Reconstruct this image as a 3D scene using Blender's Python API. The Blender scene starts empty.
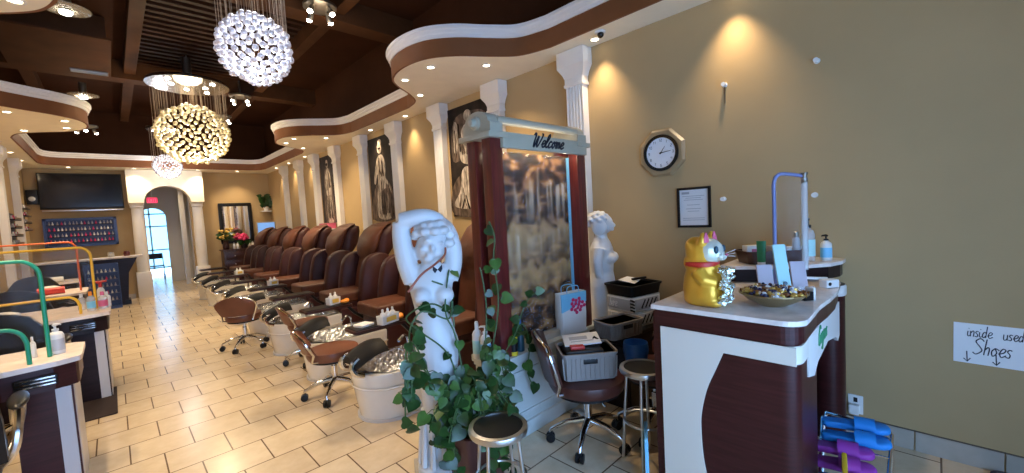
import bpy, bmesh, math, random
from mathutils import Vector, Matrix
PI = math.pi
C = bpy.context.scene.collection
sc = bpy.context.scene
random.seed(7)

# ------------------------------------------------------------------ camera, world, exposure
cam = bpy.data.objects.new('camera', bpy.data.cameras.new('camera'))
C.objects.link(cam)
cam.data.sensor_width = 36.0
cam.data.lens = 411.22 / 1024 * 36
cam.data.clip_start = 0.05
cam.data.clip_end = 200
Rw = ((0.71460834, -0.081935, 0.69470971), (-0.69725467, -0.00348627, 0.71681502), (-0.05631029, -0.99663158, -0.05962088))
cam.matrix_world = Matrix(((Rw[0][0], -Rw[0][1], -Rw[0][2], 0.0),
                           (Rw[1][0], -Rw[1][1], -Rw[1][2], 0.0),
                           (Rw[2][0], -Rw[2][1], -Rw[2][2], 1.55),
                           (0, 0, 0, 1)))
sc.camera = cam
w = bpy.data.worlds.new('world'); sc.world = w; w.use_nodes = True
WORLD_COL, WORLD_STR = (0.33, 0.57, 1.0), 8.5
w.node_tree.nodes['Background'].inputs[0].default_value = (*WORLD_COL, 1)
w.node_tree.nodes['Background'].inputs[1].default_value = WORLD_STR
vs = sc.view_settings
sc.display_settings.display_device = 'sRGB'
vs.view_transform = 'Standard'; vs.look = 'None'; vs.gamma = 1.0; vs.use_curve_mapping = False
vs.exposure = 0.0
sc.cycles.use_denoising = True
sc.cycles.max_bounces = 8; sc.cycles.diffuse_bounces = 4; sc.cycles.transparent_max_bounces = 16
sc.cycles.sample_clamp_indirect = 6.0
WARM = (1.0, 0.76, 0.48)
DOWN_W, EDGE_W, CHAND_W = 84.0, 58.0, 72.0

# ------------------------------------------------------------------ materials
def mat(name, col, rough=0.5, metal=0.0, spec=0.5, vary=0.0, scale=6.0, bump=0.0, bscale=40.0, trans=0.0, emit=None, estr=0.0, coat=0.0, alpha=1.0, stretch=(1, 1, 1)):
    m = bpy.data.materials.new(name); m.use_nodes = True
    nt = m.node_tree; b = nt.nodes['Principled BSDF']; I = b.inputs
    I['Base Color'].default_value = (*col, 1); I['Roughness'].default_value = rough
    I['Metallic'].default_value = metal; I['Specular IOR Level'].default_value = spec
    I['Transmission Weight'].default_value = trans; I['Coat Weight'].default_value = coat
    I['Alpha'].default_value = alpha
    if emit: I['Emission Color'].default_value = (*emit, 1); I['Emission Strength'].default_value = estr
    tc = nt.nodes.new('ShaderNodeTexCoord'); mp = nt.nodes.new('ShaderNodeMapping')
    mp.inputs['Scale'].default_value = stretch
    nt.links.new(tc.outputs['Object'], mp.inputs['Vector'])
    if vary:
        n = nt.nodes.new('ShaderNodeTexNoise'); n.inputs['Scale'].default_value = scale; n.inputs['Detail'].default_value = 5
        nt.links.new(mp.outputs[0], n.inputs['Vector'])
        r = nt.nodes.new('ShaderNodeValToRGB')
        r.color_ramp.elements[0].position = 0.3; r.color_ramp.elements[1].position = 0.7
        r.color_ramp.elements[0].color = (*[c * (1 - vary) for c in col], 1)
        r.color_ramp.elements[1].color = (*[min(1, c * (1 + vary)) for c in col], 1)
        nt.links.new(n.outputs[0], r.inputs[0]); nt.links.new(r.outputs[0], I['Base Color'])
    if bump:
        n = nt.nodes.new('ShaderNodeTexNoise'); n.inputs['Scale'].default_value = bscale; n.inputs['Detail'].default_value = 3
        nt.links.new(mp.outputs[0], n.inputs['Vector'])
        bp = nt.nodes.new('ShaderNodeBump'); bp.inputs['Strength'].default_value = bump; bp.inputs['Distance'].default_value = 0.02
        nt.links.new(n.outputs[0], bp.inputs['Height']); nt.links.new(bp.outputs[0], I['Normal'])
    return m

def clearmat(name, tint, amount=0.12, rough=0.05):
    m = bpy.data.materials.new(name); m.use_nodes = True; nt = m.node_tree
    out = nt.nodes['Material Output']; b = nt.nodes['Principled BSDF']
    b.inputs['Base Color'].default_value = (*tint, 1); b.inputs['Roughness'].default_value = rough
    t = nt.nodes.new('ShaderNodeBsdfTransparent'); mx = nt.nodes.new('ShaderNodeMixShader'); mx.inputs[0].default_value = amount
    nt.links.new(t.outputs[0], mx.inputs[1]); nt.links.new(b.outputs[0], mx.inputs[2]); nt.links.new(mx.outputs[0], out.inputs[0])
    return m

def floor_mat():
    m = bpy.data.materials.new('floor_tile'); m.use_nodes = True; nt = m.node_tree; b = nt.nodes['Principled BSDF']
    tc = nt.nodes.new('ShaderNodeTexCoord'); mp = nt.nodes.new('ShaderNodeMapping')
    P = 0.345
    mp.inputs['Location'].default_value = (-(0.31 - 10 * P), -(3.42 - 20 * P), 0)
    nt.links.new(tc.outputs['Object'], mp.inputs['Vector'])
    br = nt.nodes.new('ShaderNodeTexBrick'); br.offset = 0.5; br.offset_frequency = 2; br.squash = 1
    I = br.inputs
    I['Scale'].default_value = 1; I['Brick Width'].default_value = P; I['Row Height'].default_value = P
    I['Mortar Size'].default_value = 0.0045; I['Mortar Smooth'].default_value = 0.1; I['Bias'].default_value = 0
    I['Color1'].default_value = (0.69, 0.555, 0.385, 1); I['Color2'].default_value = (0.77, 0.635, 0.45, 1); I['Mortar'].default_value = (0.16, 0.10, 0.06, 1)
    nt.links.new(mp.outputs[0], br.inputs['Vector'])
    n = nt.nodes.new('ShaderNodeTexNoise'); n.inputs['Scale'].default_value = 7; n.inputs['Detail'].default_value = 6; n.inputs['Roughness'].default_value = 0.65
    nt.links.new(tc.outputs['Object'], n.inputs['Vector'])
    mx = nt.nodes.new('ShaderNodeMix'); mx.data_type = 'RGBA'; mx.blend_type = 'MULTIPLY'; mx.inputs[0].default_value = 0.55
    r = nt.nodes.new('ShaderNodeValToRGB'); r.color_ramp.elements[0].position = 0.3; r.color_ramp.elements[0].color = (0.72, 0.66, 0.58, 1); r.color_ramp.elements[1].position = 0.65; r.color_ramp.elements[1].color = (1, 1, 1, 1)
    nt.links.new(n.outputs[0], r.inputs[0]); nt.links.new(br.outputs['Color'], mx.inputs[6]); nt.links.new(r.outputs[0], mx.inputs[7])
    nt.links.new(mx.outputs[2], b.inputs['Base Color'])
    b.inputs['Roughness'].default_value = 0.22
    bp = nt.nodes.new('ShaderNodeBump'); bp.inputs['Strength'].default_value = 0.35; bp.inputs['Distance'].default_value = 0.004; bp.invert = True
    nt.links.new(br.outputs['Fac'], bp.inputs['Height']); nt.links.new(bp.outputs[0], b.inputs['Normal'])
    return m

def waterfall_mat():
    # printed picture of rocks and falling water behind the glass
    m = bpy.data.materials.new('waterfall_print'); m.use_nodes = True; nt = m.node_tree; b = nt.nodes['Principled BSDF']
    tc = nt.nodes.new('ShaderNodeTexCoord')
    def noise(scale, st, det=5, dist=0.0):
        mp = nt.nodes.new('ShaderNodeMapping'); mp.inputs['Scale'].default_value = st
        nt.links.new(tc.outputs['Object'], mp.inputs[0])
        n = nt.nodes.new('ShaderNodeTexNoise'); n.inputs['Scale'].default_value = scale; n.inputs['Detail'].default_value = det; n.inputs['Distortion'].default_value = dist
        nt.links.new(mp.outputs[0], n.inputs['Vector']); return n.outputs[0]
    def ramp(src, stops):
        r = nt.nodes.new('ShaderNodeValToRGB'); e = r.color_ramp.elements
        while len(e) < len(stops): e.new(0.5)
        for k, (p, c) in enumerate(stops): e[k].position = p; e[k].color = (*c, 1)
        nt.links.new(src, r.inputs[0]); return r.outputs[0]
    rock = ramp(noise(7.5, (1, 1, 1.7), 8, 0.3), [(0.42, (0.010, 0.004, 0.002)), (0.50, (0.07, 0.027, 0.010)), (0.57, (0.24, 0.11, 0.04)), (0.68, (0.52, 0.29, 0.12))])
    sx = nt.nodes.new('ShaderNodeSeparateXYZ'); nt.links.new(tc.outputs['Object'], sx.inputs[0])
    wob = noise(5, (1.2, 1, 0.7), 3)
    def m2(op, a, b_):
        n = nt.nodes.new('ShaderNodeMath'); n.operation = op
        for k, q in enumerate((a, b_)):
            if isinstance(q, (int, float)): n.inputs[k].default_value = q
            else: nt.links.new(q, n.inputs[k])
        return n.outputs[0]
    zw = m2('ADD', sx.outputs[2], m2('MULTIPLY', m2('SUBTRACT', wob, 0.5), 0.45))
    # bands of the picture from bottom (0) to top (1): ledges of pale rock and curtains of falling water
    fr = m2('DIVIDE', m2('SUBTRACT', zw, 0.60), 1.40)
    fall = ramp(fr, [(0.36, (0, 0, 0)), (0.42, (.35, .35, .35)), (0.56, (.65, .65, .65)), (0.575, (.05, .05, .05)), (0.66, (.3, .3, .3)), (0.82, (.8, .8, .8)), (0.84, (0, 0, 0))])
    ledge = ramp(fr, [(0.16, (0, 0, 0)), (0.19, (.5, .5, .5)), (0.22, (0, 0, 0)), (0.36, (.9, .9, .9)), (0.40, (.2, .2, .2)), (0.575, (.8, .8, .8)), (0.62, (0, 0, 0))])
    streak = ramp(noise(15, (1.7, 1, 0.05), 4), [(0.44, (0.05, 0.05, 0.05)), (0.66, (1, 1, 1))])
    part = ramp(noise(4.2, (1, 1, 0.35), 2), [(0.42, (0, 0, 0)), (0.56, (1, 1, 1))])
    fac = m2('MULTIPLY', m2('MULTIPLY', fall, streak), part)
    lm = nt.nodes.new('ShaderNodeMix'); lm.data_type = 'RGBA'; nt.links.new(m2('MULTIPLY', ledge, m2('ADD', m2('MULTIPLY', wob, .9), .3)), lm.inputs[0]); nt.links.new(rock, lm.inputs[6]); lm.inputs[7].default_value = (0.72, 0.44, 0.18, 1)
    mx = nt.nodes.new('ShaderNodeMix'); mx.data_type = 'RGBA'; nt.links.new(fac, mx.inputs[0]); nt.links.new(lm.outputs[2], mx.inputs[6]); mx.inputs[7].default_value = (0.86, 0.72, 0.54, 1)
    nt.links.new(mx.outputs[2], b.inputs['Base Color'])
    b.inputs['Roughness'].default_value = 0.6; b.inputs['Specular IOR Level'].default_value = 0.2
    return m

M = {}
def D(k, *a, **kw): M[k] = mat(k, *a, **kw)
D('wall', (0.46, 0.325, 0.165), 0.6, spec=0.2, vary=0.05, scale=1.6, bump=0.04, bscale=120)
D('dark_wall', (0.046, 0.017, 0.008), 0.7, spec=0.05, vary=0.15, scale=2)
D('cream', (0.90, 0.83, 0.66), 0.6, vary=0.03)
D('fascia', (0.21, 0.080, 0.030), 0.5, spec=0.2, vary=0.10, scale=3)
D('crown', (0.80, 0.76, 0.72), 0.4)
D('beam', (0.070, 0.028, 0.011), 0.6, spec=0.1, vary=0.2, scale=3)
D('slat', (0.038, 0.015, 0.007), 0.6, spec=0.1, vary=0.25, scale=4)
D('column', (0.80, 0.77, 0.72), 0.35, vary=0.03)
D('baseboard', (0.42, 0.38, 0.32), 0.3, vary=0.1, scale=8)
D('grout', (0.10, 0.08, 0.06), 0.7)
D('maroon', (0.045, 0.010, 0.010), 0.35, spec=0.25, vary=0.25, scale=5, stretch=(1, 1, 14))
D('ebony', (0.018, 0.009, 0.010), 0.35, spec=0.2, vary=0.3, scale=5, stretch=(1, 1, 10))
D('cherry', (0.115, 0.016, 0.014), 0.3, vary=0.3, scale=6, stretch=(8, 8, 0.7), coat=0.2)
D('cherry_dark', (0.045, 0.014, 0.010), 0.35, vary=0.3, scale=6, stretch=(1, 1, 8))
D('ivory', (0.72, 0.70, 0.63), 0.4)
D('counter', (0.78, 0.72, 0.68), 0.22, vary=0.12, scale=14)
D('tabletop', (0.82, 0.72, 0.66), 0.25, vary=0.08, scale=12)
D('strip_grey', (0.55, 0.55, 0.57), 0.35)
D('chrome', (0.75, 0.76, 0.78), 0.12, 1.0)
D('steel', (0.6, 0.6, 0.6), 0.28, 1.0)
D('nickel_dark', (0.25, 0.23, 0.2), 0.3, 0.9)
D('black', (0.010, 0.010, 0.011), 0.35, spec=0.25)
D('black_matte', (0.012, 0.011, 0.011), 0.55, spec=0.15)
D('black_gloss', (0.006, 0.006, 0.008), 0.10)
D('leather', (0.070, 0.023, 0.013), 0.5, spec=0.3, vary=0.2, scale=5, bump=0.12, bscale=90)
D('leather_worn', (0.095, 0.031, 0.015), 0.5, spec=0.3, vary=0.3, scale=4, bump=0.25, bscale=14)
D('arm_leather', (0.046, 0.013, 0.012), 0.45, spec=0.3, vary=0.2, scale=5, bump=0.08, bscale=60)
D('stool_leather', (0.17, 0.058, 0.030), 0.38, vary=0.12, scale=6)
D('salon_leather', (0.075, 0.022, 0.016), 0.34, vary=0.2, scale=6)
D('basin', (0.78, 0.75, 0.69), 0.18, vary=0.04, coat=0.3)
D('liner', (0.55, 0.57, 0.60), 0.16, 0.75, bump=0.9, bscale=26)
D('plaster', (0.64, 0.66, 0.68), 0.42, vary=0.03)
D('stone_base', (0.45, 0.41, 0.35), 0.7, vary=0.2, bump=0.3)
D('pedestal', (0.50, 0.53, 0.51), 0.38, vary=0.04)
D('header', (0.42, 0.40, 0.31), 0.3, vary=0.04)
D('ink', (0.008, 0.012, 0.025), 0.5)
D('gold', (0.85, 0.47, 0.05), 0.28, 0.45)
D('cat_face', (0.70, 0.76, 0.66), 0.25, 0.35)
D('silver_plate', (0.72, 0.78, 0.70), 0.16, 0.9, bump=0.4, bscale=55)
D('red', (0.55, 0.03, 0.02), 0.4)
D('pink', (0.65, 0.12, 0.22), 0.45)
D('white', (0.78, 0.78, 0.76), 0.4)
D('paper', (0.82, 0.82, 0.82), 0.6)
D('clock_face', (0.80, 0.82, 0.86), 0.35)
D('clock_wood', (0.36, 0.26, 0.14), 0.35, 0.0, vary=0.15, scale=8, coat=0.3)
D('bowl_wood', (0.28, 0.19, 0.08), 0.3, 0.4)
D('leaf', (0.020, 0.062, 0.014), 0.30, vary=0.55, scale=14)
D('leaf_light', (0.055, 0.13, 0.024), 0.32, vary=0.35, scale=14)
D('stem', (0.05, 0.11, 0.035), 0.5)
D('pot', (0.09, 0.03, 0.025), 0.45)
D('branch', (0.35, 0.10, 0.06), 0.6)
D('green_tube', (0.01, 0.30, 0.17), 0.35)
D('yellow_tube', (0.80, 0.47, 0.02), 0.35)
D('orange_tube', (0.62, 0.12, 0.02), 0.35)
D('blue_tube', (0.16, 0.20, 0.42), 0.3)
D('slipper_blue', (0.01, 0.22, 0.62), 0.6)
D('slipper_purple', (0.30, 0.035, 0.33), 0.6)
D('slipper_yellow', (0.80, 0.52, 0.02), 0.6)
D('basket', (0.25, 0.225, 0.21), 0.55)
D('blue_plastic', (0.02, 0.12, 0.42), 0.35)
D('lightblue', (0.20, 0.55, 0.80), 0.4)
D('cyan_card', (0.45, 0.78, 0.80), 0.5)
D('lilac_card', (0.50, 0.45, 0.50), 0.5)
D('green_label', (0.02, 0.22, 0.09), 0.4)
D('yellow', (0.75, 0.55, 0.03), 0.4)
D('orange', (0.85, 0.28, 0.02), 0.5)
D('teal_dark', (0.01, 0.06, 0.10), 0.3)
D('rack_blue', (0.025, 0.05, 0.16), 0.4)
D('floral_pink', (0.65, 0.03, 0.14), 0.5)
D('zebra_grey', (0.42, 0.43, 0.45), 0.45)
D('rubber_mat', (0.045, 0.032, 0.030), 0.7, spec=0.1, bump=0.3, bscale=60)
D('rug_grey', (0.07, 0.065, 0.09), 0.95, vary=0.5, scale=60, bump=1.0, bscale=150)
D('poster_dark', (0.020, 0.014, 0.012), 0.5, spec=0.1, vary=0.7, scale=5)
D('poster_mid', (0.11, 0.078, 0.06), 0.5, spec=0.1, vary=0.8, scale=11, stretch=(1, 1.6, 0.6))
D('poster_light', (0.42, 0.36, 0.30), 0.5, spec=0.1, vary=0.75, scale=17, stretch=(1, 1.7, 0.5))
D('screen', (0.005, 0.005, 0.007), 0.12)
D('monitor_on', (0.1, 0.2, 0.4), 0.3, emit=(0.20, 0.42, 0.85), estr=0.9)
D('exit_red', (0.7, 0.02, 0.05), 0.4, emit=(1.0, 0.03, 0.10), estr=1.6)
D('lamp_on', (1, 0.9, 0.75), 0.4, emit=(1.0, 0.86, 0.62), estr=14)
D('bulb_on', (1, 0.95, 0.85), 0.4, emit=(1.0, 0.92, 0.80), estr=22)
D('mirror', (0.8, 0.8, 0.8), 0.02, 1.0)
D('day_glass', (0.3, 0.5, 0.7), 0.2, emit=(0.30, 0.66, 1.0), estr=2.6)
D('hall_wall', (0.62, 0.60, 0.57), 0.6)
D('crystal', (0.86, 0.87, 0.95), 0.06, 0.25, trans=0.25, coat=0.5)
D('crystal_gold', (0.90, 0.80, 0.45), 0.06, 0.25, trans=0.25, coat=0.5)
D('wire', (0.22, 0.15, 0.10), 0.5, 0.0)
D('canopy_plate', (0.30, 0.28, 0.27), 0.2, 0.9)
D('petal_yellow', (0.75, 0.50, 0.10), 0.5)
D('frosted', (0.6, 0.55, 0.45), 0.3)
D('polish_dots', (0.45, 0.42, 0.46), 0.25)
D('candy_brown', (0.20, 0.07, 0.02), 0.25); D('candy_gold', (0.65, 0.42, 0.10), 0.2, 0.5); D('candy_white', (0.75, 0.73, 0.70), 0.25); D('candy_dark', (0.02, 0.02, 0.06), 0.2)
def crystal_mat(name, col, gl=0.35):
    m = bpy.data.materials.new(name); m.use_nodes = True; nt = m.node_tree; nt.nodes.remove(nt.nodes['Principled BSDF'])
    t = nt.nodes.new('ShaderNodeBsdfTranslucent'); t.inputs[0].default_value = (*col, 1)
    d = nt.nodes.new('ShaderNodeBsdfDiffuse'); d.inputs[0].default_value = (*col, 1)
    g = nt.nodes.new('ShaderNodeBsdfGlossy'); g.inputs[0].default_value = (1, 1, 1, 1); g.inputs['Roughness'].default_value = 0.08
    a = nt.nodes.new('ShaderNodeMixShader'); a.inputs[0].default_value = 0.35; b = nt.nodes.new('ShaderNodeMixShader'); b.inputs[0].default_value = gl
    nt.links.new(t.outputs[0], a.inputs[1]); nt.links.new(d.outputs[0], a.inputs[2]); nt.links.new(a.outputs[0], b.inputs[1]); nt.links.new(g.outputs[0], b.inputs[2])
    nt.links.new(b.outputs[0], nt.nodes['Material Output'].inputs[0]); return m
M['crystal'] = crystal_mat('crystal', (0.80, 0.80, 0.86), 0.5); M['crystal_gold'] = crystal_mat('crystal_gold', (0.86, 0.78, 0.55), 0.5)
M['floor'] = floor_mat(); M['waterfall'] = waterfall_mat()
M['plexi'] = clearmat('plexi', (0.12, 0.13, 0.15), 0.06); M['clear_plastic'] = clearmat('clear_plastic', (0.75, 0.80, 0.85), 0.38)
M['shade_glass'] = clearmat('shade_glass', (0.75, 0.68, 0.55), 0.30)
M['case_glass'] = clearmat('case_glass', (0.3, 0.35, 0.4), 0.05)

# ------------------------------------------------------------------ mesh helpers
def V(*a): return Vector(a)
def catmull(P, n=8, closed=False):
    P = [Vector(p) for p in P]; out = []; N = len(P)
    for i in range(N if closed else N - 1):
        g = (lambda k: P[k % N]) if closed else (lambda k: P[max(0, min(N - 1, k))])
        p0, p1, p2, p3 = g(i - 1), g(i), g(i + 1), g(i + 2)
        for k in range(n):
            t = k / n
            out.append(0.5 * (2 * p1 + (p2 - p0) * t + (2 * p0 - 5 * p1 + 4 * p2 - p3) * t * t + (3 * p1 - p0 - 3 * p2 + p3) * t ** 3))
    if not closed: out.append(P[-1].copy())
    return out

class MB:
    def __init__(s): s.b = bmesh.new()
    def box(s, c, d, rot=None, bev=0.0, seg=2):
        t = bmesh.new(); bmesh.ops.create_cube(t, size=1.0)
        for v in t.verts: v.co = Vector((v.co.x * d[0], v.co.y * d[1], v.co.z * d[2]))
        if bev: bmesh.ops.bevel(t, geom=t.edges[:] , offset=bev, segments=seg, profile=0.6, affect='EDGES')
        mt = Matrix.Translation(Vector(c))
        if rot is not None: mt = mt @ (rot if isinstance(rot, Matrix) else Matrix.Rotation(rot, 4, 'Z'))
        bmesh.ops.transform(t, matrix=mt, verts=t.verts); s.add(t); return s
    def add(s, t):
        me = bpy.data.meshes.new('tmp'); t.to_mesh(me); t.free(); s.b.from_mesh(me); bpy.data.meshes.remove(me)
    def ell(s, c, r, rot=None, u=16, v=10):
        t = bmesh.new(); bmesh.ops.create_uvsphere(t, u_segments=u, v_segments=v, radius=1)
        r = (r, r, r) if not hasattr(r, '__len__') else r
        mt = Matrix.Translation(Vector(c)) @ (rot or Matrix.Identity(4)) @ Matrix.Diagonal((*r, 1))
        bmesh.ops.transform(t, matrix=mt, verts=t.verts); s.add(t); return s
    def tube(s, pts, r, n=8, cap=True, closed=False):
        pts = [Vector(p) for p in pts]; N = len(pts); rs = r if hasattr(r, '__len__') else [r] * N
        rings = []; up = None
        for i, p in enumerate(pts):
            a = pts[(i - 1) % N] if closed else pts[max(0, i - 1)]; b = pts[(i + 1) % N] if closed else pts[min(N - 1, i + 1)]
            d = (b - a)
            d = d.normalized() if d.length > 1e-9 else Vector((0, 0, 1))
            if up is None: up = Vector((0, 0, 1)) if abs(d.z) < 0.9 else Vector((1, 0, 0))
            x = up - d * up.dot(d)
            if x.length < 1e-6: x = d.orthogonal()
            x.normalize(); up = x; y = d.cross(x)
            rings.append([s.b.verts.new(p + (x * math.cos(2 * PI * k / n) + y * math.sin(2 * PI * k / n)) * rs[i]) for k in range(n)])
        for i in range(N if closed else N - 1):
            A, B = rings[i], rings[(i + 1) % N]
            for k in range(n): s.b.faces.new((A[k], A[(k + 1) % n], B[(k + 1) % n], B[k]))
        if cap and not closed: s.b.faces.new(rings[0][::-1]); s.b.faces.new(rings[-1])
        return s
    def lathe(s, prof, c=(0, 0, 0), n=20, sx=1.0, sy=1.0, mtx=None, cap=True):
        rings = []; mtx = mtx or Matrix.Identity(4)
        for r, z in prof:
            rings.append([s.b.verts.new(Vector(c) + mtx @ Vector((r * sx * math.cos(2 * PI * k / n), r * sy * math.sin(2 * PI * k / n), z))) for k in range(n)])
        for A, B in zip(rings, rings[1:]):
            for k in range(n): s.b.faces.new((A[k], A[(k + 1) % n], B[(k + 1) % n], B[k]))
        if cap: s.b.faces.new(rings[0][::-1]); s.b.faces.new(rings[-1])
        return s
    def loft(s, rings, cap=True):
        R = [[s.b.verts.new(Vector(p)) for p in r] for r in rings]; n = len(R[0])
        for A, B in zip(R, R[1:]):
            for k in range(n): s.b.faces.new((A[k], A[(k + 1) % n], B[(k + 1) % n], B[k]))
        if cap: s.b.faces.new(R[0][::-1]); s.b.faces.new(R[-1])
        return s
    def prism(s, poly, a, b, axis='z'):
        # extrude a 2D outline between a and b along the axis: z -> (x,y), y -> (x,z), x -> (y,z)
        f = {'z': lambda p, t: (p[0], p[1], t), 'y': lambda p, t: (p[0], t, p[1]), 'x': lambda p, t: (t, p[0], p[1])}[axis]
        A = [s.b.verts.new(f(p, a)) for p in poly]; B = [s.b.verts.new(f(p, b)) for p in poly]; n = len(poly)
        for k in range(n): s.b.faces.new((A[k], A[(k + 1) % n], B[(k + 1) % n], B[k]))
        s.b.faces.new(A[::-1]); s.b.faces.new(B); return s
    def quad(s, *p):
        s.b.faces.new([s.b.verts.new(Vector(q)) for q in p]); return s
    def mesh(s, name, smooth=True, ang=38):
        b = s.b
        bmesh.ops.recalc_face_normals(b, faces=b.faces)
        if smooth:
            for f in b.faces: f.smooth = True
            for e in b.edges:
                if len(e.link_faces) == 2 and e.calc_face_angle(0) > math.radians(ang): e.smooth = False
        me = bpy.data.meshes.new(name); b.to_mesh(me); b.free(); return me
    def build(s, name, m, parent=None, smooth=True, ang=38):
        o = bpy.data.objects.new(name, s.mesh(name, smooth, ang)); C.objects.link(o)
        o.data.materials.append(M[m] if isinstance(m, str) else m)
        if parent: o.parent = parent
        return o
    def fused(s, name, m, parent=None, voxel=0.01, it=6):
        # overlapping volumes fused into one continuous smoothed skin
        bmesh.ops.recalc_face_normals(s.b, faces=s.b.faces)
        me = bpy.data.meshes.new('t'); s.b.to_mesh(me); s.b.free()
        o = bpy.data.objects.new('t', me); C.objects.link(o)
        r = o.modifiers.new('r', 'REMESH'); r.mode = 'VOXEL'; r.voxel_size = voxel
        k = o.modifiers.new('s', 'SMOOTH'); k.factor = 0.5; k.iterations = it
        dg = bpy.context.evaluated_depsgraph_get()
        nm = bpy.data.meshes.new_from_object(o.evaluated_get(dg)); nm.name = name
        bpy.data.objects.remove(o); bpy.data.meshes.remove(me)
        for p in nm.polygons: p.use_smooth = True
        q = bpy.data.objects.new(name, nm); C.objects.link(q); nm.materials.clear(); nm.materials.append(M[m])
        if parent: q.parent = parent
        return q

def tag(o, label=None, cat=None, group=None, kind=None):
    if label: o['label'] = label
    if cat: o['category'] = cat
    if group: o['group'] = group
    if kind: o['kind'] = kind
    return o
def thing(name, label, cat, loc=(0, 0, 0), rz=0, group=None):
    o = bpy.data.objects.new(name, None); C.objects.link(o); o.empty_display_size = 0.1
    o.location = loc; o.rotation_euler = (0, 0, rz)
    return tag(o, label, cat, group)
def struct(name, mb, m, smooth=False): return tag(mb.build(name, m, None, smooth), kind='structure')
def dup(root, loc, rz=None, label=None, group=None):
    r = root.copy(); C.objects.link(r); r.location = loc
    if rz is not None: r.rotation_euler = (0, 0, rz)
    if label: r['label'] = label
    if group: r['group'] = group
    for ch in list(root.children):
        c = ch.copy(); C.objects.link(c); c.parent = r
        for g in list(ch.children):
            d = g.copy(); C.objects.link(d); d.parent = c
    return r
ORD = ['first', 'second', 'third', 'fourth', 'fifth', 'sixth', 'seventh', 'eighth', 'ninth', 'tenth', 'eleventh', 'twelfth']
def circ(r, n, c=(0, 0), a0=0, a1=2 * PI, sx=1, sy=1):
    return [(c[0] + r * sx * math.cos(a0 + (a1 - a0) * k / n), c[1] + r * sy * math.sin(a0 + (a1 - a0) * k / n)) for k in range(n + (0 if abs(a1 - a0 - 2 * PI) < 1e-6 else 1))]
def rrect(wd, hg, r, n=4, c=(0, 0)):
    out = []
    for cx, cy, a in ((1, 1, 0), (-1, 1, PI / 2), (-1, -1, PI), (1, -1, 1.5 * PI)):
        for k in range(n + 1):
            t = a + PI / 2 * k / n; out.append((c[0] + cx * (wd / 2 - r) + r * math.cos(t), c[1] + cy * (hg / 2 - r) + r * math.sin(t)))
    return out

# ------------------------------------------------------------------ room shell
XL, XR, Y0, YB, ZS, ZC = -1.24, 3.318, -1.3, 13.3, 3.03, 4.35
T = 0.12
fl = MB().box(((XL + XR) / 2, (Y0 + 20) / 2, -0.05), (XR - XL + 0.6, 20 - Y0 + 0.6, 0.1)); struct('floor', fl, 'floor')
struct('wall_right', MB().box((XR + T / 2, (Y0 + YB) / 2, 1.65), (T, YB - Y0, 3.3)), 'wall')
struct('wall_left', MB().box((XL - T / 2, (Y0 + YB) / 2, 1.65), (T, YB - Y0, 3.3)), 'wall')
struct('wall_right_upper', MB().box((XR + T / 2, (Y0 + YB) / 2, 3.85), (T, YB - Y0, 1.1)), 'dark_wall')
struct('wall_left_upper', MB().box((XL - T / 2, (Y0 + YB) / 2, 3.85), (T, YB - Y0, 1.1)), 'dark_wall')
struct('ceiling', MB().box(((XL + XR) / 2, (Y0 + YB) / 2, ZC + 0.05), (XR - XL + 0.3, YB - Y0 + 0.3, 0.1)), 'dark_wall')
# back wall with the arched opening between x .60 and 1.48
AX0, AX1, AZ = 0.60, 1.48, 2.25
wb = MB()
wb.box(((XL + AX0) / 2, YB + T / 2, 1.65), (AX0 - XL, T, 3.3)).box(((AX1 + XR) / 2, YB + T / 2, 1.65), (XR - AX1, T, 3.3))
wb.box(((AX0 + AX1) / 2, YB + T / 2, (2.75 + 3.3) / 2), (AX1 - AX0, T, 0.55))
struct('wall_back', wb, 'wall')
struct('wall_back_upper', MB().box(((XL + XR) / 2, YB + T / 2, 3.85), (XR - XL, T, 1.1)), 'dark_wall')
# street front: low wall, posts and header around a wide open shop window that lets the daylight in
WX0, WX1, WZ1 = XL + 0.1, 1.9, 2.75
struct('wall_front', MB().box(((XL + XR) / 2, Y0 - T / 2, (WZ1 + 4.4) / 2), (XR - XL + 0.3, T, 4.4 - WZ1)).box((XL + 0.0, Y0 - T / 2, WZ1 / 2), (0.2, T, WZ1)).box(((WX1 + XR + .1) / 2, Y0 - T / 2, WZ1 / 2), (XR + .1 - WX1, T, WZ1)), 'wall')
wf = MB()
for x in (WX0 + .03, 0.3, 1.1, WX1 - .03): wf.box((x, Y0 - 0.05, WZ1 / 2), (0.06, 0.06, WZ1))
for z in (0.05, 2.2, WZ1 - .03): wf.box(((WX0 + WX1) / 2, Y0 - 0.05, z), (WX1 - WX0, 0.06, 0.06))
struct('window_1', wf, 'black')
# arch header, standing proud of the back wall on two columns
AY = 12.95
hd = MB(); r = (AX1 - AX0) / 2; cx = (AX0 + AX1) / 2
poly = [(0.33, 3.02), (0.33, AZ), (AX0, AZ)] + [(cx - r * math.cos(a), AZ + 0.40 * math.sin(a)) for a in [PI * k / 20 for k in range(1, 20)]] + [(AX1, AZ), (1.75, AZ), (1.75, 3.02)]
hd.prism(poly, AY, YB - 0.001, 'y')
struct('wall_arch', hd, 'cream')
for k, x in enumerate((0.47, 1.61)):
    t = thing('arch_column', 'white round column on the %s side of the arched hall doorway' % ('TV' if k == 0 else 'mirror'), 'column', (x, AY + 0.17, 0), 0, 'columns of the arched doorway')
    MB().lathe([(0.115, 0.62), (0.115, 1.3), (0.105, AZ - 0.12)], n=24).build('shaft', 'column', t)
    MB().lathe([(0.105, AZ - 0.12), (0.125, AZ - 0.1), (0.118, AZ - 0.06), (0.13, AZ - 0.04), (0.13, AZ - 0.005)], n=24).build('capital', 'column', t)
    MB().box((0, 0, 0.31), (0.27, 0.27, 0.62), bev=0.008).build('base', 'column', t)
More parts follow.
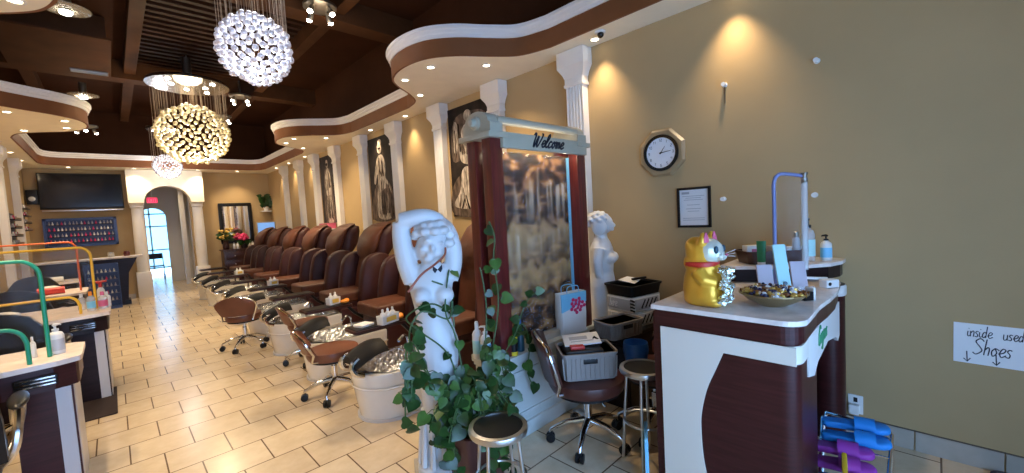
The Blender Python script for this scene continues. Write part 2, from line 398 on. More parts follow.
# hall behind the arch
struct('wall_hall_left', MB().box((0.42, 16.6, 1.6), (0.1, 6.4, 3.2)), 'hall_wall')
struct('wall_hall_right', MB().box((1.80, 16.6, 1.6), (0.1, 6.4, 3.2)), 'hall_wall')
struct('ceiling_hall', MB().box((1.11, 16.6, 3.0), (1.5, 6.4, 0.08)), 'hall_wall')
hb = MB(); ex0, ex1, ez = 0.62, 1.22, 2.0
hb.box((0.53, 16.5, 1.5), (0.14, 0.1, 3.0)).box((1.50, 16.5, 1.5), (0.55, 0.1, 3.0))
hb.prism([(0.60, 3.0), (0.60, ez)] + [(0.915 - 0.31 * math.cos(PI * k / 14), ez + 0.27 * math.sin(PI * k / 14)) for k in range(1, 14)] + [(1.225, ez), (1.225, 3.0)], 16.45, 16.55, 'y')
struct('wall_hall_inner', hb, 'hall_wall')
for k, (x, y) in enumerate(((1.50, 15.2), (1.62, 14.2))):
    struct('partition', MB().box((x, y, 1.5), (0.10, 0.25, 3.0)), 'column')
struct('window_2', MB().box((1.0, 19.75, 1.5), (1.1, 0.04, 2.6)), 'day_glass')
wf = MB()
for z in (0.25, 0.9, 1.75, 2.2): wf.box((1.0, 19.70, z), (1.1, 0.05, 0.05))
for x in (0.48, 1.0, 1.52): wf.box((x, 19.70, 1.5), (0.05, 0.05, 2.6))
struct('trim_3', wf, 'white')
t = thing('exit_sign', 'red lit EXIT sign hanging in the hall behind the archway', 'sign', (0.80, 13.9, 2.36))
MB().box((0, 0, 0), (0.20, 0.04, 0.13), bev=0.008).build('housing', 'exit_red', t)
MB().box((0, 0, 0.35), (0.02, 0.02, 0.58)).build('hanger', 'white', t)
lt = MB()   # EXIT in bar letters
def bars(mb, x, segs, wd=0.028, hg=0.07, y=-0.022, th=0.007):
    for (x0, z0, x1, z1) in segs:
        p, q = V(x + x0 * wd, y, (z0 - 0.5) * hg), V(x + x1 * wd, y, (z1 - 0.5) * hg); d = q - p
        mb.box((p + q) / 2, (d.length + th * 0.6, 0.004, th), Matrix.Rotation(-math.atan2(d.z, d.x), 4, 'Y'))
E_ = [(0, 0, 0, 1), (0, 1, 1, 1), (0, .5, .8, .5), (0, 0, 1, 0)]; X_ = [(0, 0, 1, 1), (0, 1, 1, 0)]; I_ = [(.5, 0, .5, 1)]; T_ = [(0, 1, 1, 1), (.5, 0, .5, 1)]
for k, s_ in enumerate((E_, X_, I_, T_)): bars(lt, -0.075 + k * 0.041, s_)
lt.build('lettering', 'white', t, smooth=False)
t = thing('folding_chair', 'dark folding chair standing at the bright end of the hall', 'chair', (0.93, 17.6, 0), 0)
MB().box((0, 0, 0.45), (0.42, 0.40, 0.03), bev=0.01).build('seat', 'black', t)
MB().box((0, 0.2, 0.76), (0.42, 0.03, 0.18), bev=0.01).build('backrest', 'black', t)
for sx in (-1, 1):
    MB().tube([(sx * 0.2, -0.22, 0), (sx * 0.2, 0.2, 0.84)], 0.012).build('leg', 'steel', t)
    MB().tube([(sx * 0.2, 0.22, 0), (sx * 0.2, -0.15, 0.46)], 0.012).build('leg', 'steel', t)
# baseboard tile along the clock wall
bb = MB(); y = Y0
while y < YB - 0.05:
    y1 = min(y + 0.342, YB - 0.02); bb.box((XR - 0.006, (y + y1) / 2, 0.057), (0.012, y1 - y - 0.004, 0.114)); y += 0.345
struct('baseboard_right', bb, 'baseboard')
struct('trim_4', MB().box((XR - 0.003, (Y0 + YB) / 2, 0.117), (0.008, YB - Y0, 0.006)), 'grout')
struct('baseboard_left', MB().box((XL + 0.006, (Y0 + YB) / 2, 0.057), (0.012, YB - Y0 - 0.02, 0.114)), 'baseboard')
struct('baseboard_back', MB().box(((XL + 0.3) / 2, YB - 0.006, 0.057), (0.3 - XL - 0.02, 0.012, 0.114)).box(((1.8 + XR) / 2, YB - 0.006, 0.057), (XR - 1.8 - 0.02, 0.012, 0.114)), 'baseboard')

# ------------------------------------------------------------------ wavy soffit all round the room
bulge = [(-1.45, 0.32), (-1.20, 0.335), (-0.95, 0.42), (-0.78, 0.63), (-0.60, 0.90), (-0.36, 1.085), (-0.02, 1.135), (0.30, 1.06), (0.50, 0.90), (0.70, 0.63), (0.92, 0.42), (1.20, 0.335), (1.45, 0.32)]
knots = [(Y0, 0.32), (-1.2, 0.32)]
YE = 12.62
knots = [(Y0, 0.32), (1.0, 0.32)]
for c in (3.72, 8.05): knots += [(c + a, b) for a, b in bulge]
knots += [(10.6, 0.32), (12.2, 0.32)]
def edge_curve(): return [(p.x, p.y) for p in catmull([(a, b, 0) for a, b in knots], 6)]
EC = edge_curve()
path = [(XR - o_, y_) for y_, o_ in EC]
path += [(XR - 0.36, 12.42), (XR - 0.46, 12.56), (XR - 0.62, YE), (XL + 0.62, YE), (XL + 0.46, 12.56), (XL + 0.36, 12.42)]
path += [(XL + o_, y_) for y_, o_ in EC[::-1]]
path = [Vector((a, b, 0)) for a, b in path]
nrm = []
for i in range(len(path)):
    d = (path[min(i + 1, len(path) - 1)] - path[max(i - 1, 0)]).normalized(); nrm.append(Vector((-d.y, d.x, 0)))   # towards the middle of the room
def sweep(prof):
    m = MB(); m.loft([[path[i] + nrm[i] * a + Vector((0, 0, z)) for a, z in prof] for i in range(len(path))]); return m
struct('trim_1', sweep([(-0.02, ZS), (0.0, ZS), (0.0, 3.195), (-0.02, 3.195)]), 'fascia', True)
struct('trim_2', sweep([(-0.02, 3.195), (0.012, 3.195), (0.016, 3.225), (0.028, 3.235), (0.032, 3.262), (0.045, 3.272), (0.045, 3.30), (-0.02, 3.30)]), 'crown', True)
ct = MB(); n2 = len(EC)
for side in (0, 1):
    wx = XR if side == 0 else XL; sg = -1 if side == 0 else 1
    for i in range(n2 - 1):
        (ya, oa), (yb, ob) = EC[i], EC[i + 1]
        for z in (ZS + 0.001, 3.285): ct.quad((wx, ya, z), (wx + sg * (oa - 0.008), ya, z), (wx + sg * (ob - 0.008), yb, z), (wx, yb, z))
ye = EC[-1][0]
bp = [(XR, ye), (XR - 0.32, ye), (XR - 0.36, 12.42), (XR - 0.46, 12.56), (XR - 0.62, YE), (XL + 0.62, YE), (XL + 0.46, 12.56), (XL + 0.36, 12.42), (XL + 0.32, ye), (XL, ye), (XL, YB), (XR, YB)]
for z in (ZS + 0.001, 3.285): ct.quad(*[(a, b, z) for a, b in bp])
struct('ceiling_soffit_panel', ct, 'cream')

# recessed downlights in the soffit
def make_light_data(name, e, size=1.75, blend=0.55, col=WARM, rad=0.03):
    l = bpy.data.lights.new(name, 'SPOT'); l.energy = e; l.spot_size = size; l.spot_blend = blend; l.color = col; l.shadow_soft_size = rad
    return l
down_spot = make_light_data('downlight_beam', DOWN_W, 2.0, 0.9)
edge_spot = make_light_data('downlight_beam', EDGE_W, 1.45, 1.0)
ring_me = MB().lathe([(0.050, 0.0), (0.050, -0.005), (0.036, -0.006), (0.031, 0.0)], n=20, cap=False).mesh('ring'); ring_me.materials.append(M['white'])
lens_me = MB().lathe([(0.031, -0.003), (0.016, -0.0035), (0.004, -0.004)], n=20).mesh('lamp'); lens_me.materials.append(M['lamp_on'])
def downlight(x, y, label, edge=False):
    t = thing('ceiling_light', label, 'ceiling light', (x, y, ZS - 0.001), 0, 'recessed downlights')
    for nm, me in (('trim_ring', ring_me), ('lamp', lens_me)):
        o = bpy.data.objects.new(nm, me); C.objects.link(o); o.parent = t
    l = bpy.data.objects.new('downlight_beam', edge_spot if edge else down_spot); C.objects.link(l); l.parent = t; l.location = (0, 0, -0.012)
edgeY = [1.0, 2.1, 5.38, 6.5, 9.73, 10.88, 11.92]
bul = [(2.82, 3.14), (2.40, 3.50), (2.39, 3.98), (2.82, 4.37), (2.83, 7.47), (2.39, 7.75), (2.40, 8.23), (2.82, 8.65)]
for side in (0, 1):
    wn = 'clock wall' if side == 0 else 'nail table wall'
    for k, y in enumerate(edgeY): downlight(3.19 if side == 0 else 2.078 - 3.19, y, 'recessed downlight close to the %s, %s of its line from the street' % (wn, ORD[k]), True)
    for k, (x, y) in enumerate(bul):
        downlight(x if side == 0 else 2.078 - x, y, 'downlight in %s soffit bulge on %s side, %s counting from the street' % (ORD[k // 4], 'clock' if side == 0 else 'nail table', ORD[k % 4]))
for k, (x, lb) in enumerate(((-0.55, 'over the wall television'), (0.48, 'over the TV-side column of the arch'), (1.65, 'over the mirror-side column of the arch'), (2.5, 'above the mirror on the end wall'))):
    downlight(x, 12.85 if k in (0, 3) else 12.78, 'recessed downlight in the end wall soffit ' + lb)

downlight(1.10, 14.9, 'added fill downlight in the hall ceiling behind the arch')  # extra lamp added to brighten the dark hall walls
sc.objects['ceiling_light.%03d' % (sum(1 for o in sc.objects if o.name.startswith('ceiling_light')) - 1)].location.z = 2.958
# ------------------------------------------------------------------ dark ceiling: beams, slats, duct
for k, y in enumerate((0.9, 5.35, 9.3)):
    struct('beam', MB().box(((XL + XR) / 2, y, 4.2), (XR - XL, 0.28, 0.29)), 'beam')
for x in (-0.75, 0.42, 2.25):
    struct('beam', MB().box((x, 5.6, 4.24), (0.14, 15.0, 0.20)), 'beam')
sl = MB()
for bx0, bx1, by0, by1 in ((0.52, 2.15, 5.6, 9.1), (0.52, 2.15, 1.2, 5.1)):
    y = by0
    while y < by1: sl.box(((bx0 + bx1) / 2, y, 4.31), (bx1 - bx0, 0.075, 0.05)); y += 0.17
struct('ceiling_slat', sl, 'slat')
t = thing('air_duct', 'brown boxed air duct hanging under the dark ceiling above the nail tables', 'duct', (-0.32, 8.2, 4.0))
MB().box((0, 0, 0.17), (0.95, 1.5, 0.34), bev=0.01).build('casing', 'beam', t)
MB().box((0, -0.1, -0.012), (1.02, 1.75, 0.024)).build('flange', 'beam', t)
g = MB().box((0.28, 0.55, -0.03), (0.40, 0.16, 0.012)).build('vent_grille', 'nickel_dark', t)
s_ = MB()
for k in range(6): s_.box((0.28, 0.49 + 0.024 * k, -0.038), (0.38, 0.010, 0.006))
s_.build('louvre', 'steel', g)
for k, (x, y, lb) in enumerate(((-0.16, 6.05, 'nearer the street'), (-0.16, 6.55, 'nearer the air duct'), (-0.16, 10.4, 'beyond the air duct'))):
    t = thing('ceiling_light', 'glass saucer ceiling lamp over the nail tables, ' + lb, 'ceiling light', (x, y, 3.98), 0, 'glass saucer ceiling lamps')
    MB().lathe([(0.05, 0.24), (0.05, 0.0)], n=14).build('stem', 'nickel_dark', t)
    MB().lathe([(0.02, 0.03), (0.12, 0.0), (0.20, 0.02), (0.205, 0.028), (0.12, 0.012), (0.02, 0.04)], n=28, cap=False).build('shade', 'shade_glass', t)
    MB().ell((0, 0, -0.012), (0.055, 0.055, 0.03)).build('bulb', 'bulb_on', t)
def spot_cluster(x, y, z, label, n=4, e=6):
    t = thing('spotlight_cluster', label, 'ceiling light', (x, y, z), 0, 'ceiling spotlight clusters')
    MB().lathe([(0.13, 0.04), (0.18, 0.03), (0.18, 0.0), (0.03, -0.01)], n=28).build('canopy', 'nickel_dark', t)
    MB().lathe([(0.015, 4.30 - z), (0.015, 0.03)], n=10).build('stem', 'nickel_dark', t)
    for k in range(n):
        a = 2 * PI * k / n + 0.5; p = V(0.11 * math.cos(a), 0.11 * math.sin(a), -0.01); q = p + V(0.05 * math.cos(a), 0.05 * math.sin(a), -0.09)
        d = (q - p).normalized()
        hd_ = MB().tube([p, p + d * 0.03, q], [0.012, 0.028, 0.036], 12).build('lamp_head', 'nickel_dark', t)
        MB().ell(q + d * 0.004, (0.030, 0.030, 0.024)).build('bulb', 'bulb_on', hd_)
    l = bpy.data.lights.new('cluster_light', 'POINT'); l.energy = e; l.color = (1, 0.8, 0.55); l.shadow_soft_size = 0.1
    o = bpy.data.objects.new('cluster_light', l); C.objects.link(o); o.parent = t; o.location = (0, 0, -0.22)
spot_cluster(1.93, 4.96, 4.02, 'four-lamp spotlight cluster on the dark ceiling beside the street-side white chandelier')
spot_cluster(1.94, 9.15, 4.0, 'four-lamp spotlight cluster on the dark ceiling beside the big golden chandelier')
spot_cluster(1.95, 11.0, 4.0, 'four-lamp spotlight cluster on the dark ceiling towards the arch wall')
spot_cluster(-0.2, 12.0, 3.75, 'three-lamp spotlight cluster hanging in front of the television end wall', 3)

# ------------------------------------------------------------------ chandeliers
ico = bmesh.new(); bmesh.ops.create_icosphere(ico, subdivisions=2, radius=1.0)
for f in ico.faces: f.smooth = True
def bead_mesh(m, r):
    me = bpy.data.meshes.new('crystal_drop'); b = ico.copy()
    for v in b.verts: v.co *= r
    b.to_mesh(me); b.free(); me.materials.append(M[m]); return me
def chandelier(x, y, zc, R, n, br, m, label, col, watt, plate, squash=1.0, wires=60, zp=3.85):
    t = thing('crystal_chandelier', label, 'chandelier', (x, y, zc), 0, 'crystal ball chandeliers')
    pts = []
    for k in range(n):
        z = 1 - 2 * (k + 0.5) / n; r = math.sqrt(1 - z * z); a = k * 2.399963
        j = 1 + random.uniform(-0.06, 0.03)
        pts.append(Vector((r * math.cos(a), r * math.sin(a), z * squash)) * R * j)
    camd = Vector((0 - x, 0 - y, 1.55 - zc)).normalized()
    pts.sort(key=lambda p: -p.normalized().dot(camd))
    me = bead_mesh(m, br)
    for p in pts[:100]:
        o = bpy.data.objects.new('crystal_drop', me); C.objects.link(o); o.parent = t; o.location = p
    rest = MB()
    for p in pts[100:]:
        b = ico.copy()
        for v in b.verts: v.co = v.co * br + p
        rest.add(b)
    tag(rest.build('crystal_drops', m, t, ang=180), kind='stuff')
    wr = MB()
    for k in range(wires):
        p = pts[(k * 7) % n].copy()
        if p.z < -0.2 * R: p.z = abs(p.z)
        wr.tube([p, (p.x, p.y, zp + .01 - zc)], 0.0022 if R < 0.5 else 0.003, 4)
    tag(wr.build('suspension_wires', 'wire', t), kind='stuff')
    MB().lathe([(plate, zp - zc), (plate, zp + .03 - zc), (plate * 0.97, zp + .05 - zc)], n=40).build('canopy', 'canopy_plate', t)
    MB().lathe([(0.06, zp + .05 - zc), (0.06, 4.32 - zc)], n=12).build('stem', 'nickel_dark', t)
    for k in range(8):
        a = 2 * PI * k / 8; rr = plate * (0.72 if k % 2 else 0.4)
        MB().ell((rr * math.cos(a), rr * math.sin(a), zp - .004 - zc), (0.035, 0.035, 0.014)).build('bulb', 'bulb_on', t)
    for zz, e in ((-.65 * R, watt * 0.82), (zp - .10 - zc, watt * 0.18)):
        l = bpy.data.lights.new('chandelier_light', 'POINT'); l.energy = e; l.color = col; l.shadow_soft_size = 0.08 if zz < 0 else 0.2
        o = bpy.data.objects.new('chandelier_light', l); C.objects.link(o); o.parent = t; o.location = (0, 0, zz)
chandelier(1.05, 4.23, 3.125, 0.285, 215, 0.0265, 'crystal', 'white glass bead ball chandelier hanging closest to the street front', (0.92, 0.93, 1.0), CHAND_W * 0.7, 0.33)
chandelier(1.07, 8.34, 3.08, 0.48, 330, 0.029, 'crystal_gold', 'large golden glass bead ball chandelier under a wide round plate', (1.0, 0.84, 0.55), CHAND_W * 1.4, 0.54, 0.95, 80)
chandelier(1.04, 12.25, 3.03, 0.26, 180, 0.022, 'crystal', 'small far white glass bead ball chandelier hanging before the arch', (0.95, 0.92, 0.95), CHAND_W * 0.5, 0.33)

# ------------------------------------------------------------------ wall columns and statue posters
colY = [2.38, 3.52, 4.66, 5.86, 7.05, 8.22, 9.38, 10.40, 11.55]
def make_column():
    t = thing('wall_column', 'x', 'column', (0, 0, 0), 0, 'white wall columns')
    # local x = depth from the wall, y = width
    fl_ = []
    for k in range(33):
        u = -0.095 + 0.19 * k / 32; fl_.append((0.075 + (0.010 if (k % 6) < 3 else 0.0), u))
    MB().prism([(0.0, -0.095)] + fl_ + [(0.0, 0.095)], 0.25, 2.72, 'z').build('shaft', 'column', t, smooth=False)
    cp = MB()
    for z0, z1, wd, dp in ((2.70, 2.73, 0.22, 0.10), (2.73, 2.78, 0.21, 0.09), (2.88, 3.025, 0.31, 0.14)):
        cp.box((dp / 2, 0, (z0 + z1) / 2), (dp, wd, z1 - z0), bev=0.004)
    cp.loft([[(0, -0.105, 2.78), (0.09, -0.105, 2.78), (0.09, 0.105, 2.78), (0, 0.105, 2.78)], [(0, -0.12, 2.82), (0.10, -0.12, 2.82), (0.10, 0.12, 2.82), (0, 0.12, 2.82)], [(0, -0.155, 2.88), (0.14, -0.155, 2.88), (0.14, 0.155, 2.88), (0, 0.155, 2.88)]])
    cp.build('capital', 'column', t)
    MB().box((0.055, 0, 0.06), (0.11, 0.26, 0.12), bev=0.006).box((0.05, 0, 0.185), (0.10, 0.23, 0.13), bev=0.006).build('base', 'column', t)
    return t
col0 = make_column(); used = False
def put_column(x, y, rz, label):
    global used
    if not used: col0.location = (x, y, 0); col0.rotation_euler = (0, 0, rz); col0['label'] = label; used = True
    else: dup(col0, (x, y, 0), rz, label)
names = ['white fluted wall column just behind the statue beside the welcome fountain', 'white fluted wall column on the street side of the poster behind the welcome fountain', 'white fluted wall column on the far side of the poster behind the welcome fountain',
         'white fluted wall column on the street side of the dark seated-statue poster', 'white fluted wall column on the far side of the dark seated-statue poster', 'white fluted wall column on the street side of the draped standing-statue poster',
         'white fluted wall column on the far side of the draped standing-statue poster', 'second white wall column before the end corner by the mirror', 'white wall column closest to the end corner by the mirror']
for y, nm in zip(colY, names): put_column(XR - 0.002, y, PI, nm)
put_column(XL + 0.002, 10.24, 0, 'white fluted wall column on the nail table wall before the bottle shelves'); put_column(XL + 0.002, 11.75, 0, 'white fluted wall column on the nail table wall nearest the television')

def poster(y0, y1, z0, z1, label, shapes):
    t = thing('statue_poster', label, 'poster', (XR - 0.012, (y0 + y1) / 2, z0), 0, 'statue posters between the columns')
    wd, hg = y1 - y0, z1 - z0
    MB().box((0.003, 0, hg / 2), (0.016, wd, hg)).build('backing', 'poster_dark', t)
    for i, (m, out) in enumerate(shapes):
        # outline points (u to the viewer's right, v up) scaled to the sheet; the right as seen is towards -y
        pts = [(-(p.x - 0.5) * wd, p.y * hg) for p in catmull([(a, b, 0) for a, b in out], 5, True)]
        MB().prism(pts, -0.0066 - i * 0.0006, -0.0050, 'x').build('printed_figure', m, t, smooth=False)
ell_ = lambda cx_, cy_, rx, ry, n=10: [(cx_ + rx * math.cos(2 * PI * k / n), cy_ + ry * math.sin(2 * PI * k / n)) for k in range(n)]
seated = [('poster_mid', [(.05, .0), (.95, .0), (.98, .22), (.85, .40), (.62, .50), (.35, .46), (.12, .30)]),
          ('poster_light', [(.30, .02), (.82, .02), (.86, .28), (.80, .42), (.66, .50), (.70, .62), (.66, .72), (.56, .78), (.40, .76), (.30, .66), (.18, .48), (.24, .44), (.36, .56), (.34, .40), (.26, .22)]),
          ('poster_light', ell_(.49, .86, .085, .065)), ('poster_light', ell_(.52, .93, .07, .035)), ('poster_mid', [(.44, .30), (.70, .36), (.62, .10), (.50, .06)])]
standing = [('poster_mid', [(.20, .0), (.85, .0), (.80, .35), (.72, .62), (.66, .80), (.35, .80), (.22, .55)]),
            ('poster_light', [(.34, .02), (.70, .02), (.68, .40), (.72, .60), (.64, .76), (.52, .82), (.38, .74), (.30, .58), (.36, .40)]),
            ('poster_light', ell_(.51, .88, .08, .06)), ('poster_mid', [(.44, .10), (.50, .08), (.52, .45), (.47, .50)])]
reclining = [('poster_mid', [(.02, .02), (.98, .02), (.98, .35), (.60, .46), (.30, .40), (.04, .28)]),
             ('poster_mid', [(.08, .52), (.50, .55), (.90, .50), (.95, .85), (.60, .93), (.15, .88)]),
             ('poster_light', [(.05, .10), (.55, .06), (.95, .10), (.92, .22), (.60, .28), (.48, .44), (.30, .42), (.22, .24)]),
             ('poster_light', [(.30, .50), (.62, .48), (.70, .66), (.58, .80), (.40, .82), (.26, .68)]), ('poster_light', ell_(.50, .90, .09, .05)),
             ('poster_light', [(.12, .62), (.20, .60), (.24, .82), (.16, .86)])]
def folds(x0, x1, z0, z1, n, seed, lean=.06):
    rg = random.Random(seed); out = []
    for k in range(n):
        a = x0 + (x1 - x0) * (k + .5) / n + rg.uniform(-.02, .02); b = z0 + rg.uniform(0, .06); c = z1 - rg.uniform(0, .12); w_ = rg.uniform(.008, .022); l_ = rg.uniform(-lean, lean)
        out.append((rg.choice(['poster_dark', 'poster_mid', 'poster_mid']), [(a - w_, b), (a + w_, b), (a + w_ * .8 + l_ * .6, (b + c) / 2), (a + l_ + .004, c), (a + l_ - .004, c), (a - w_ * .8 + l_ * .6, (b + c) / 2)]))
    return out
seated += folds(.34, .80, .03, .48, 8, 1) + folds(.38, .64, .50, .74, 4, 2) + [('poster_dark', ell_(.47, .855, .02, .012)), ('poster_dark', ell_(.53, .855, .02, .012)), ('poster_mid', [(.70, .42), (.86, .30), (.90, .10), (.80, .02), (.76, .24)])]
standing += folds(.36, .70, .03, .44, 7, 3) + folds(.36, .66, .48, .76, 5, 4) + [('poster_dark', ell_(.51, .87, .05, .02))]
reclining += folds(.14, .92, .05, .30, 9, 5, .1) + folds(.30, .66, .52, .80, 6, 6) + folds(.12, .90, .55, .86, 7, 7, .12)
poster(3.68, 4.50, 1.53, 2.93, 'brown toned poster of carved figures half hidden behind the welcome fountain', reclining)
poster(6.04, 6.88, 1.55, 2.925, 'dark poster of a pale seated draped statue between two white columns', seated)
poster(8.42, 9.20, 1.54, 2.925, 'narrow looking dark poster of a pale standing draped statue further down the wall', standing)

# ------------------------------------------------------------------ things on the clock wall
def text_strokes(mb, strokes, org, ux, uz, size, r, nrm_off, slant=0.25, n=6):
    # handwriting: each stroke a small tube lying on the surface
    for st in strokes:
        pts = catmull([(p[0] + p[1] * slant, p[1], 0) for p in st], n) if len(st) > 2 else [Vector((p[0] + p[1] * slant, p[1], 0)) for p in st]
        mb.tube([Vector(org) + Vector(ux) * (q.x * size) + Vector(uz) * (q.y * size) + Vector(nrm_off) for q in pts], r, 5)
L_ = {'W': ([[(0, .85), (.07, 1), (.14, .85), (.13, .2), (.2, 0), (.36, .8), (.36, .2), (.44, 0), (.62, .6), (.66, .95), (.58, 1)]], .72),
      'e': ([[(0, .18), (.2, .28), (.26, .45), (.14, .52), (.05, .25), (.14, 0), (.32, .14)]], .30), 'l': ([[(0, .14), (.2, .7), (.2, 1), (.1, .9), (.05, .3), (.12, 0), (.26, .14)]], .24),
      'c': ([[(.25, .42), (.15, .52), (.04, .3), (.1, 0), (.28, .14)]], .28), 'o': ([[(.15, .5), (.04, .28), (.12, 0), (.24, .22), (.15, .5), (.32, .4)]], .31),
      'm': ([[(0, .45), (.05, .5), (.06, 0)], [(.06, .3), (.15, .5), (.19, .4), (.18, 0)], [(.19, .3), (.29, .5), (.33, .4), (.33, .05), (.42, .14)]], .42),
      'i': ([[(.02, .45), (.03, .1), (.1, 0), (.16, .1)], [(.05, .68), (.06, .72)]], .18), 'n': ([[(0, .48), (.03, 0)], [(.03, .3), (.13, .5), (.2, .4), (.2, 0)]], .27),
      's': ([[(.2, .46), (.1, .5), (.04, .38), (.16, .2), (.14, .02), (0, .05)]], .24), 'd': ([[(.22, .4), (.1, .48), (.02, .2), (.1, 0), (.22, .2)], [(.23, 1), (.22, 0)]], .30),
      'u': ([[(0, .48), (.02, .1), (.1, 0), (.2, .15), (.2, .48), (.22, 0)]], .28), 'S': ([[(.36, .85), (.2, 1), (.04, .8), (.24, .5), (.36, .25), (.16, 0), (0, .1)]], .44),
      'h': ([[(.02, 1), (.03, 0)], [(.03, .3), (.13, .5), (.2, .38), (.2, 0)]], .27), 'G': ([[(.42, .8), (.3, 1), (.08, .8), (.02, .4), (.14, 0), (.36, .1), (.42, .42), (.24, .42)]], .5),
      'r': ([[(0, .45), (.04, 0)], [(.04, .3), (.12, .5), (.2, .45)]], .22), 'g': ([[(.2, .42), (.1, .5), (.02, .25), (.1, .05), (.2, .3), (.2, -.3), (.08, -.42), (.0, -.3)]], .28), ' ': ([], .3)}
def write(mb, word, org, ux, uz, size, r, off, slant=0.25):
    x = 0.0
    for ch in word:
        st, wdt = L_[ch]; text_strokes(mb, [[(p[0] + x, p[1]) for p in s] for s in st], org, ux, uz, size, r, off, slant); x += wdt
    return x * size

t = thing('wall_clock', 'octagonal gold and wood wall clock with black ring and white dial', 'clock', (XR - 0.001, 1.575, 1.965))
oct_ = lambda r_: [(r_ * math.cos(PI / 8 + k * PI / 4), r_ * math.sin(PI / 8 + k * PI / 4)) for k in range(8)]
MB().loft([[(0, a, b) for a, b in oct_(0.205)], [(-0.016, a, b) for a, b in oct_(0.207)], [(-0.034, a, b) for a, b in oct_(0.188)], [(-0.036, a, b) for a, b in oct_(0.165)], [(-0.028, a, b) for a, b in oct_(0.145)]]).build('frame', 'clock_wood', t, ang=20)
RX = Matrix.Rotation(-PI / 2, 4, 'Y')
MB().lathe([(0.150, 0.028), (0.148, 0.042), (0.124, 0.040), (0.124, 0.028)], n=40, mtx=RX, cap=False).build('ring', 'black_gloss', t)
MB().lathe([(0.13, 0.030), (0.13, 0.034)], n=40, mtx=RX).build('dial', 'clock_face', t)
nm_ = MB()
DIG = {'0': [(0, 0, 1, 0), (1, 0, 1, 1), (1, 1, 0, 1), (0, 1, 0, 0)], '1': [(.5, 0, .5, 1), (.2, .8, .5, 1)], '2': [(0, 1, 1, 1), (1, 1, 1, .5), (1, .5, 0, .5), (0, .5, 0, 0), (0, 0, 1, 0)], '3': [(0, 1, 1, 1), (1, 1, 1, 0), (0, .5, 1, .5), (0, 0, 1, 0)],
       '4': [(0, 1, 0, .5), (0, .5, 1, .5), (1, 1, 1, 0)], '5': [(1, 1, 0, 1), (0, 1, 0, .5), (0, .5, 1, .5), (1, .5, 1, 0), (1, 0, 0, 0)], '6': [(1, 1, 0, 1), (0, 1, 0, 0), (0, 0, 1, 0), (1, 0, 1, .5), (1, .5, 0, .5)], '7': [(0, 1, 1, 1), (1, 1, .4, 0)],
       '8': [(0, 0, 1, 0), (1, 0, 1, 1), (1, 1, 0, 1), (0, 1, 0, 0), (0, .5, 1, .5)], '9': [(0, 0, 1, 0), (1, 0, 1, 1), (1, 1, 0, 1), (0, 1, 0, .5), (0, .5, 1, .5)]}
for hnum in range(1, 13):
    a = PI / 2 - hnum * PI / 6; cy_, cz_ = -0.102 * math.cos(a), 0.102 * math.sin(a); s_ = str(hnum)
    for k, ch in enumerate(s_):
        oy = cy_ + (0.007 if len(s_) == 2 else 0) - k * 0.014
        for (a0, b0, a1, b1) in DIG[ch]:
            nm_.tube([(-0.0345, oy - (a0 - .5) * 0.010, cz_ + (b0 - .5) * 0.02), (-0.0345, oy - (a1 - .5) * 0.010, cz_ + (b1 - .5) * 0.02)], 0.0014, 4)
nm_.build('numerals', 'ink', t)
for nm2, ang, ln in (('hour_hand', 36, 0.062), ('minute_hand', 84, 0.085)):
    a = PI / 2 - math.radians(ang); MB().tube([(-0.037, 0.012 * math.cos(a), -0.012 * math.sin(a)), (-0.037, -ln * math.cos(a), ln * math.sin(a))], [0.004, 0.0015], 6).build(nm2, 'black', t)
MB().ell((-0.037, 0, 0), 0.007).build('hub', 'black', t)

t = thing('framed_license', 'black framed paper certificate hanging on the wall under the clock', 'picture frame', (XR - 0.001, 1.33, 1.505), 0)
fr = MB()
for c_, d_ in (((-0.01, 0, 0.15), (0.02, 0.26, 0.018)), ((-0.01, 0, -0.15), (0.02, 0.26, 0.018)), ((-0.01, 0.121, 0), (0.02, 0.018, 0.30)), ((-0.01, -0.121, 0), (0.02, 0.018, 0.30))): fr.box(c_, d_, bev=0.002)
fr.build('frame', 'black', t)
sh = MB().box((-0.004, 0, 0), (0.004, 0.235, 0.29)).build('sheet', 'paper', t)
ln_ = MB().box((-0.0066, 0.065, 0.115), (0.001, 0.06, 0.018))
for k, (z, wd) in enumerate(((0.09, .17), (0.075, .12), (0.06, .15), (0.02, .10), (-0.01, .12), (-0.03, .09), (-0.085, .17), (-0.1, .17))): ln_.box((-0.0066, 0.005, z), (0.001, wd, 0.004))
ln_.build('printed_lines', 'zebra_grey', sh, smooth=False)

t = thing('handwritten_sign', 'white paper sign with handwritten shoes note taped low on the wall', 'sign', (XR - 0.002, -0.275, 0.69))
MB().box((0, 0, 0), (0.003, 0.40, 0.222)).build('sheet', 'paper', t)
wr = MB(); ux = (0, -1, 0); uz = (0, 0, 1); off = (-0.002, 0, 0)
write(wr, 'inside', (0, 0.150, 0.040), ux, uz, 0.062, 0.0022, off, 0.1)
write(wr, 'used', (0, 0.022, 0.040), ux, uz, 0.062, 0.0022, off, 0.1)
write(wr, 'Shoes', (0, 0.130, -0.055), ux, uz, 0.088, 0.0026, off, 0.15)
for yy in (0.150, 0.045, -0.075):
    wr.tube([(-0.002, yy, -0.045), (-0.002, yy - 0.002, -0.100)], 0.0026, 5); wr.tube([(-0.002, yy + 0.012, -0.086), (-0.002, yy - 0.002, -0.102), (-0.002, yy - 0.014, -0.082)], 0.0026, 5)
wr.build('handwriting', 'ink', t)
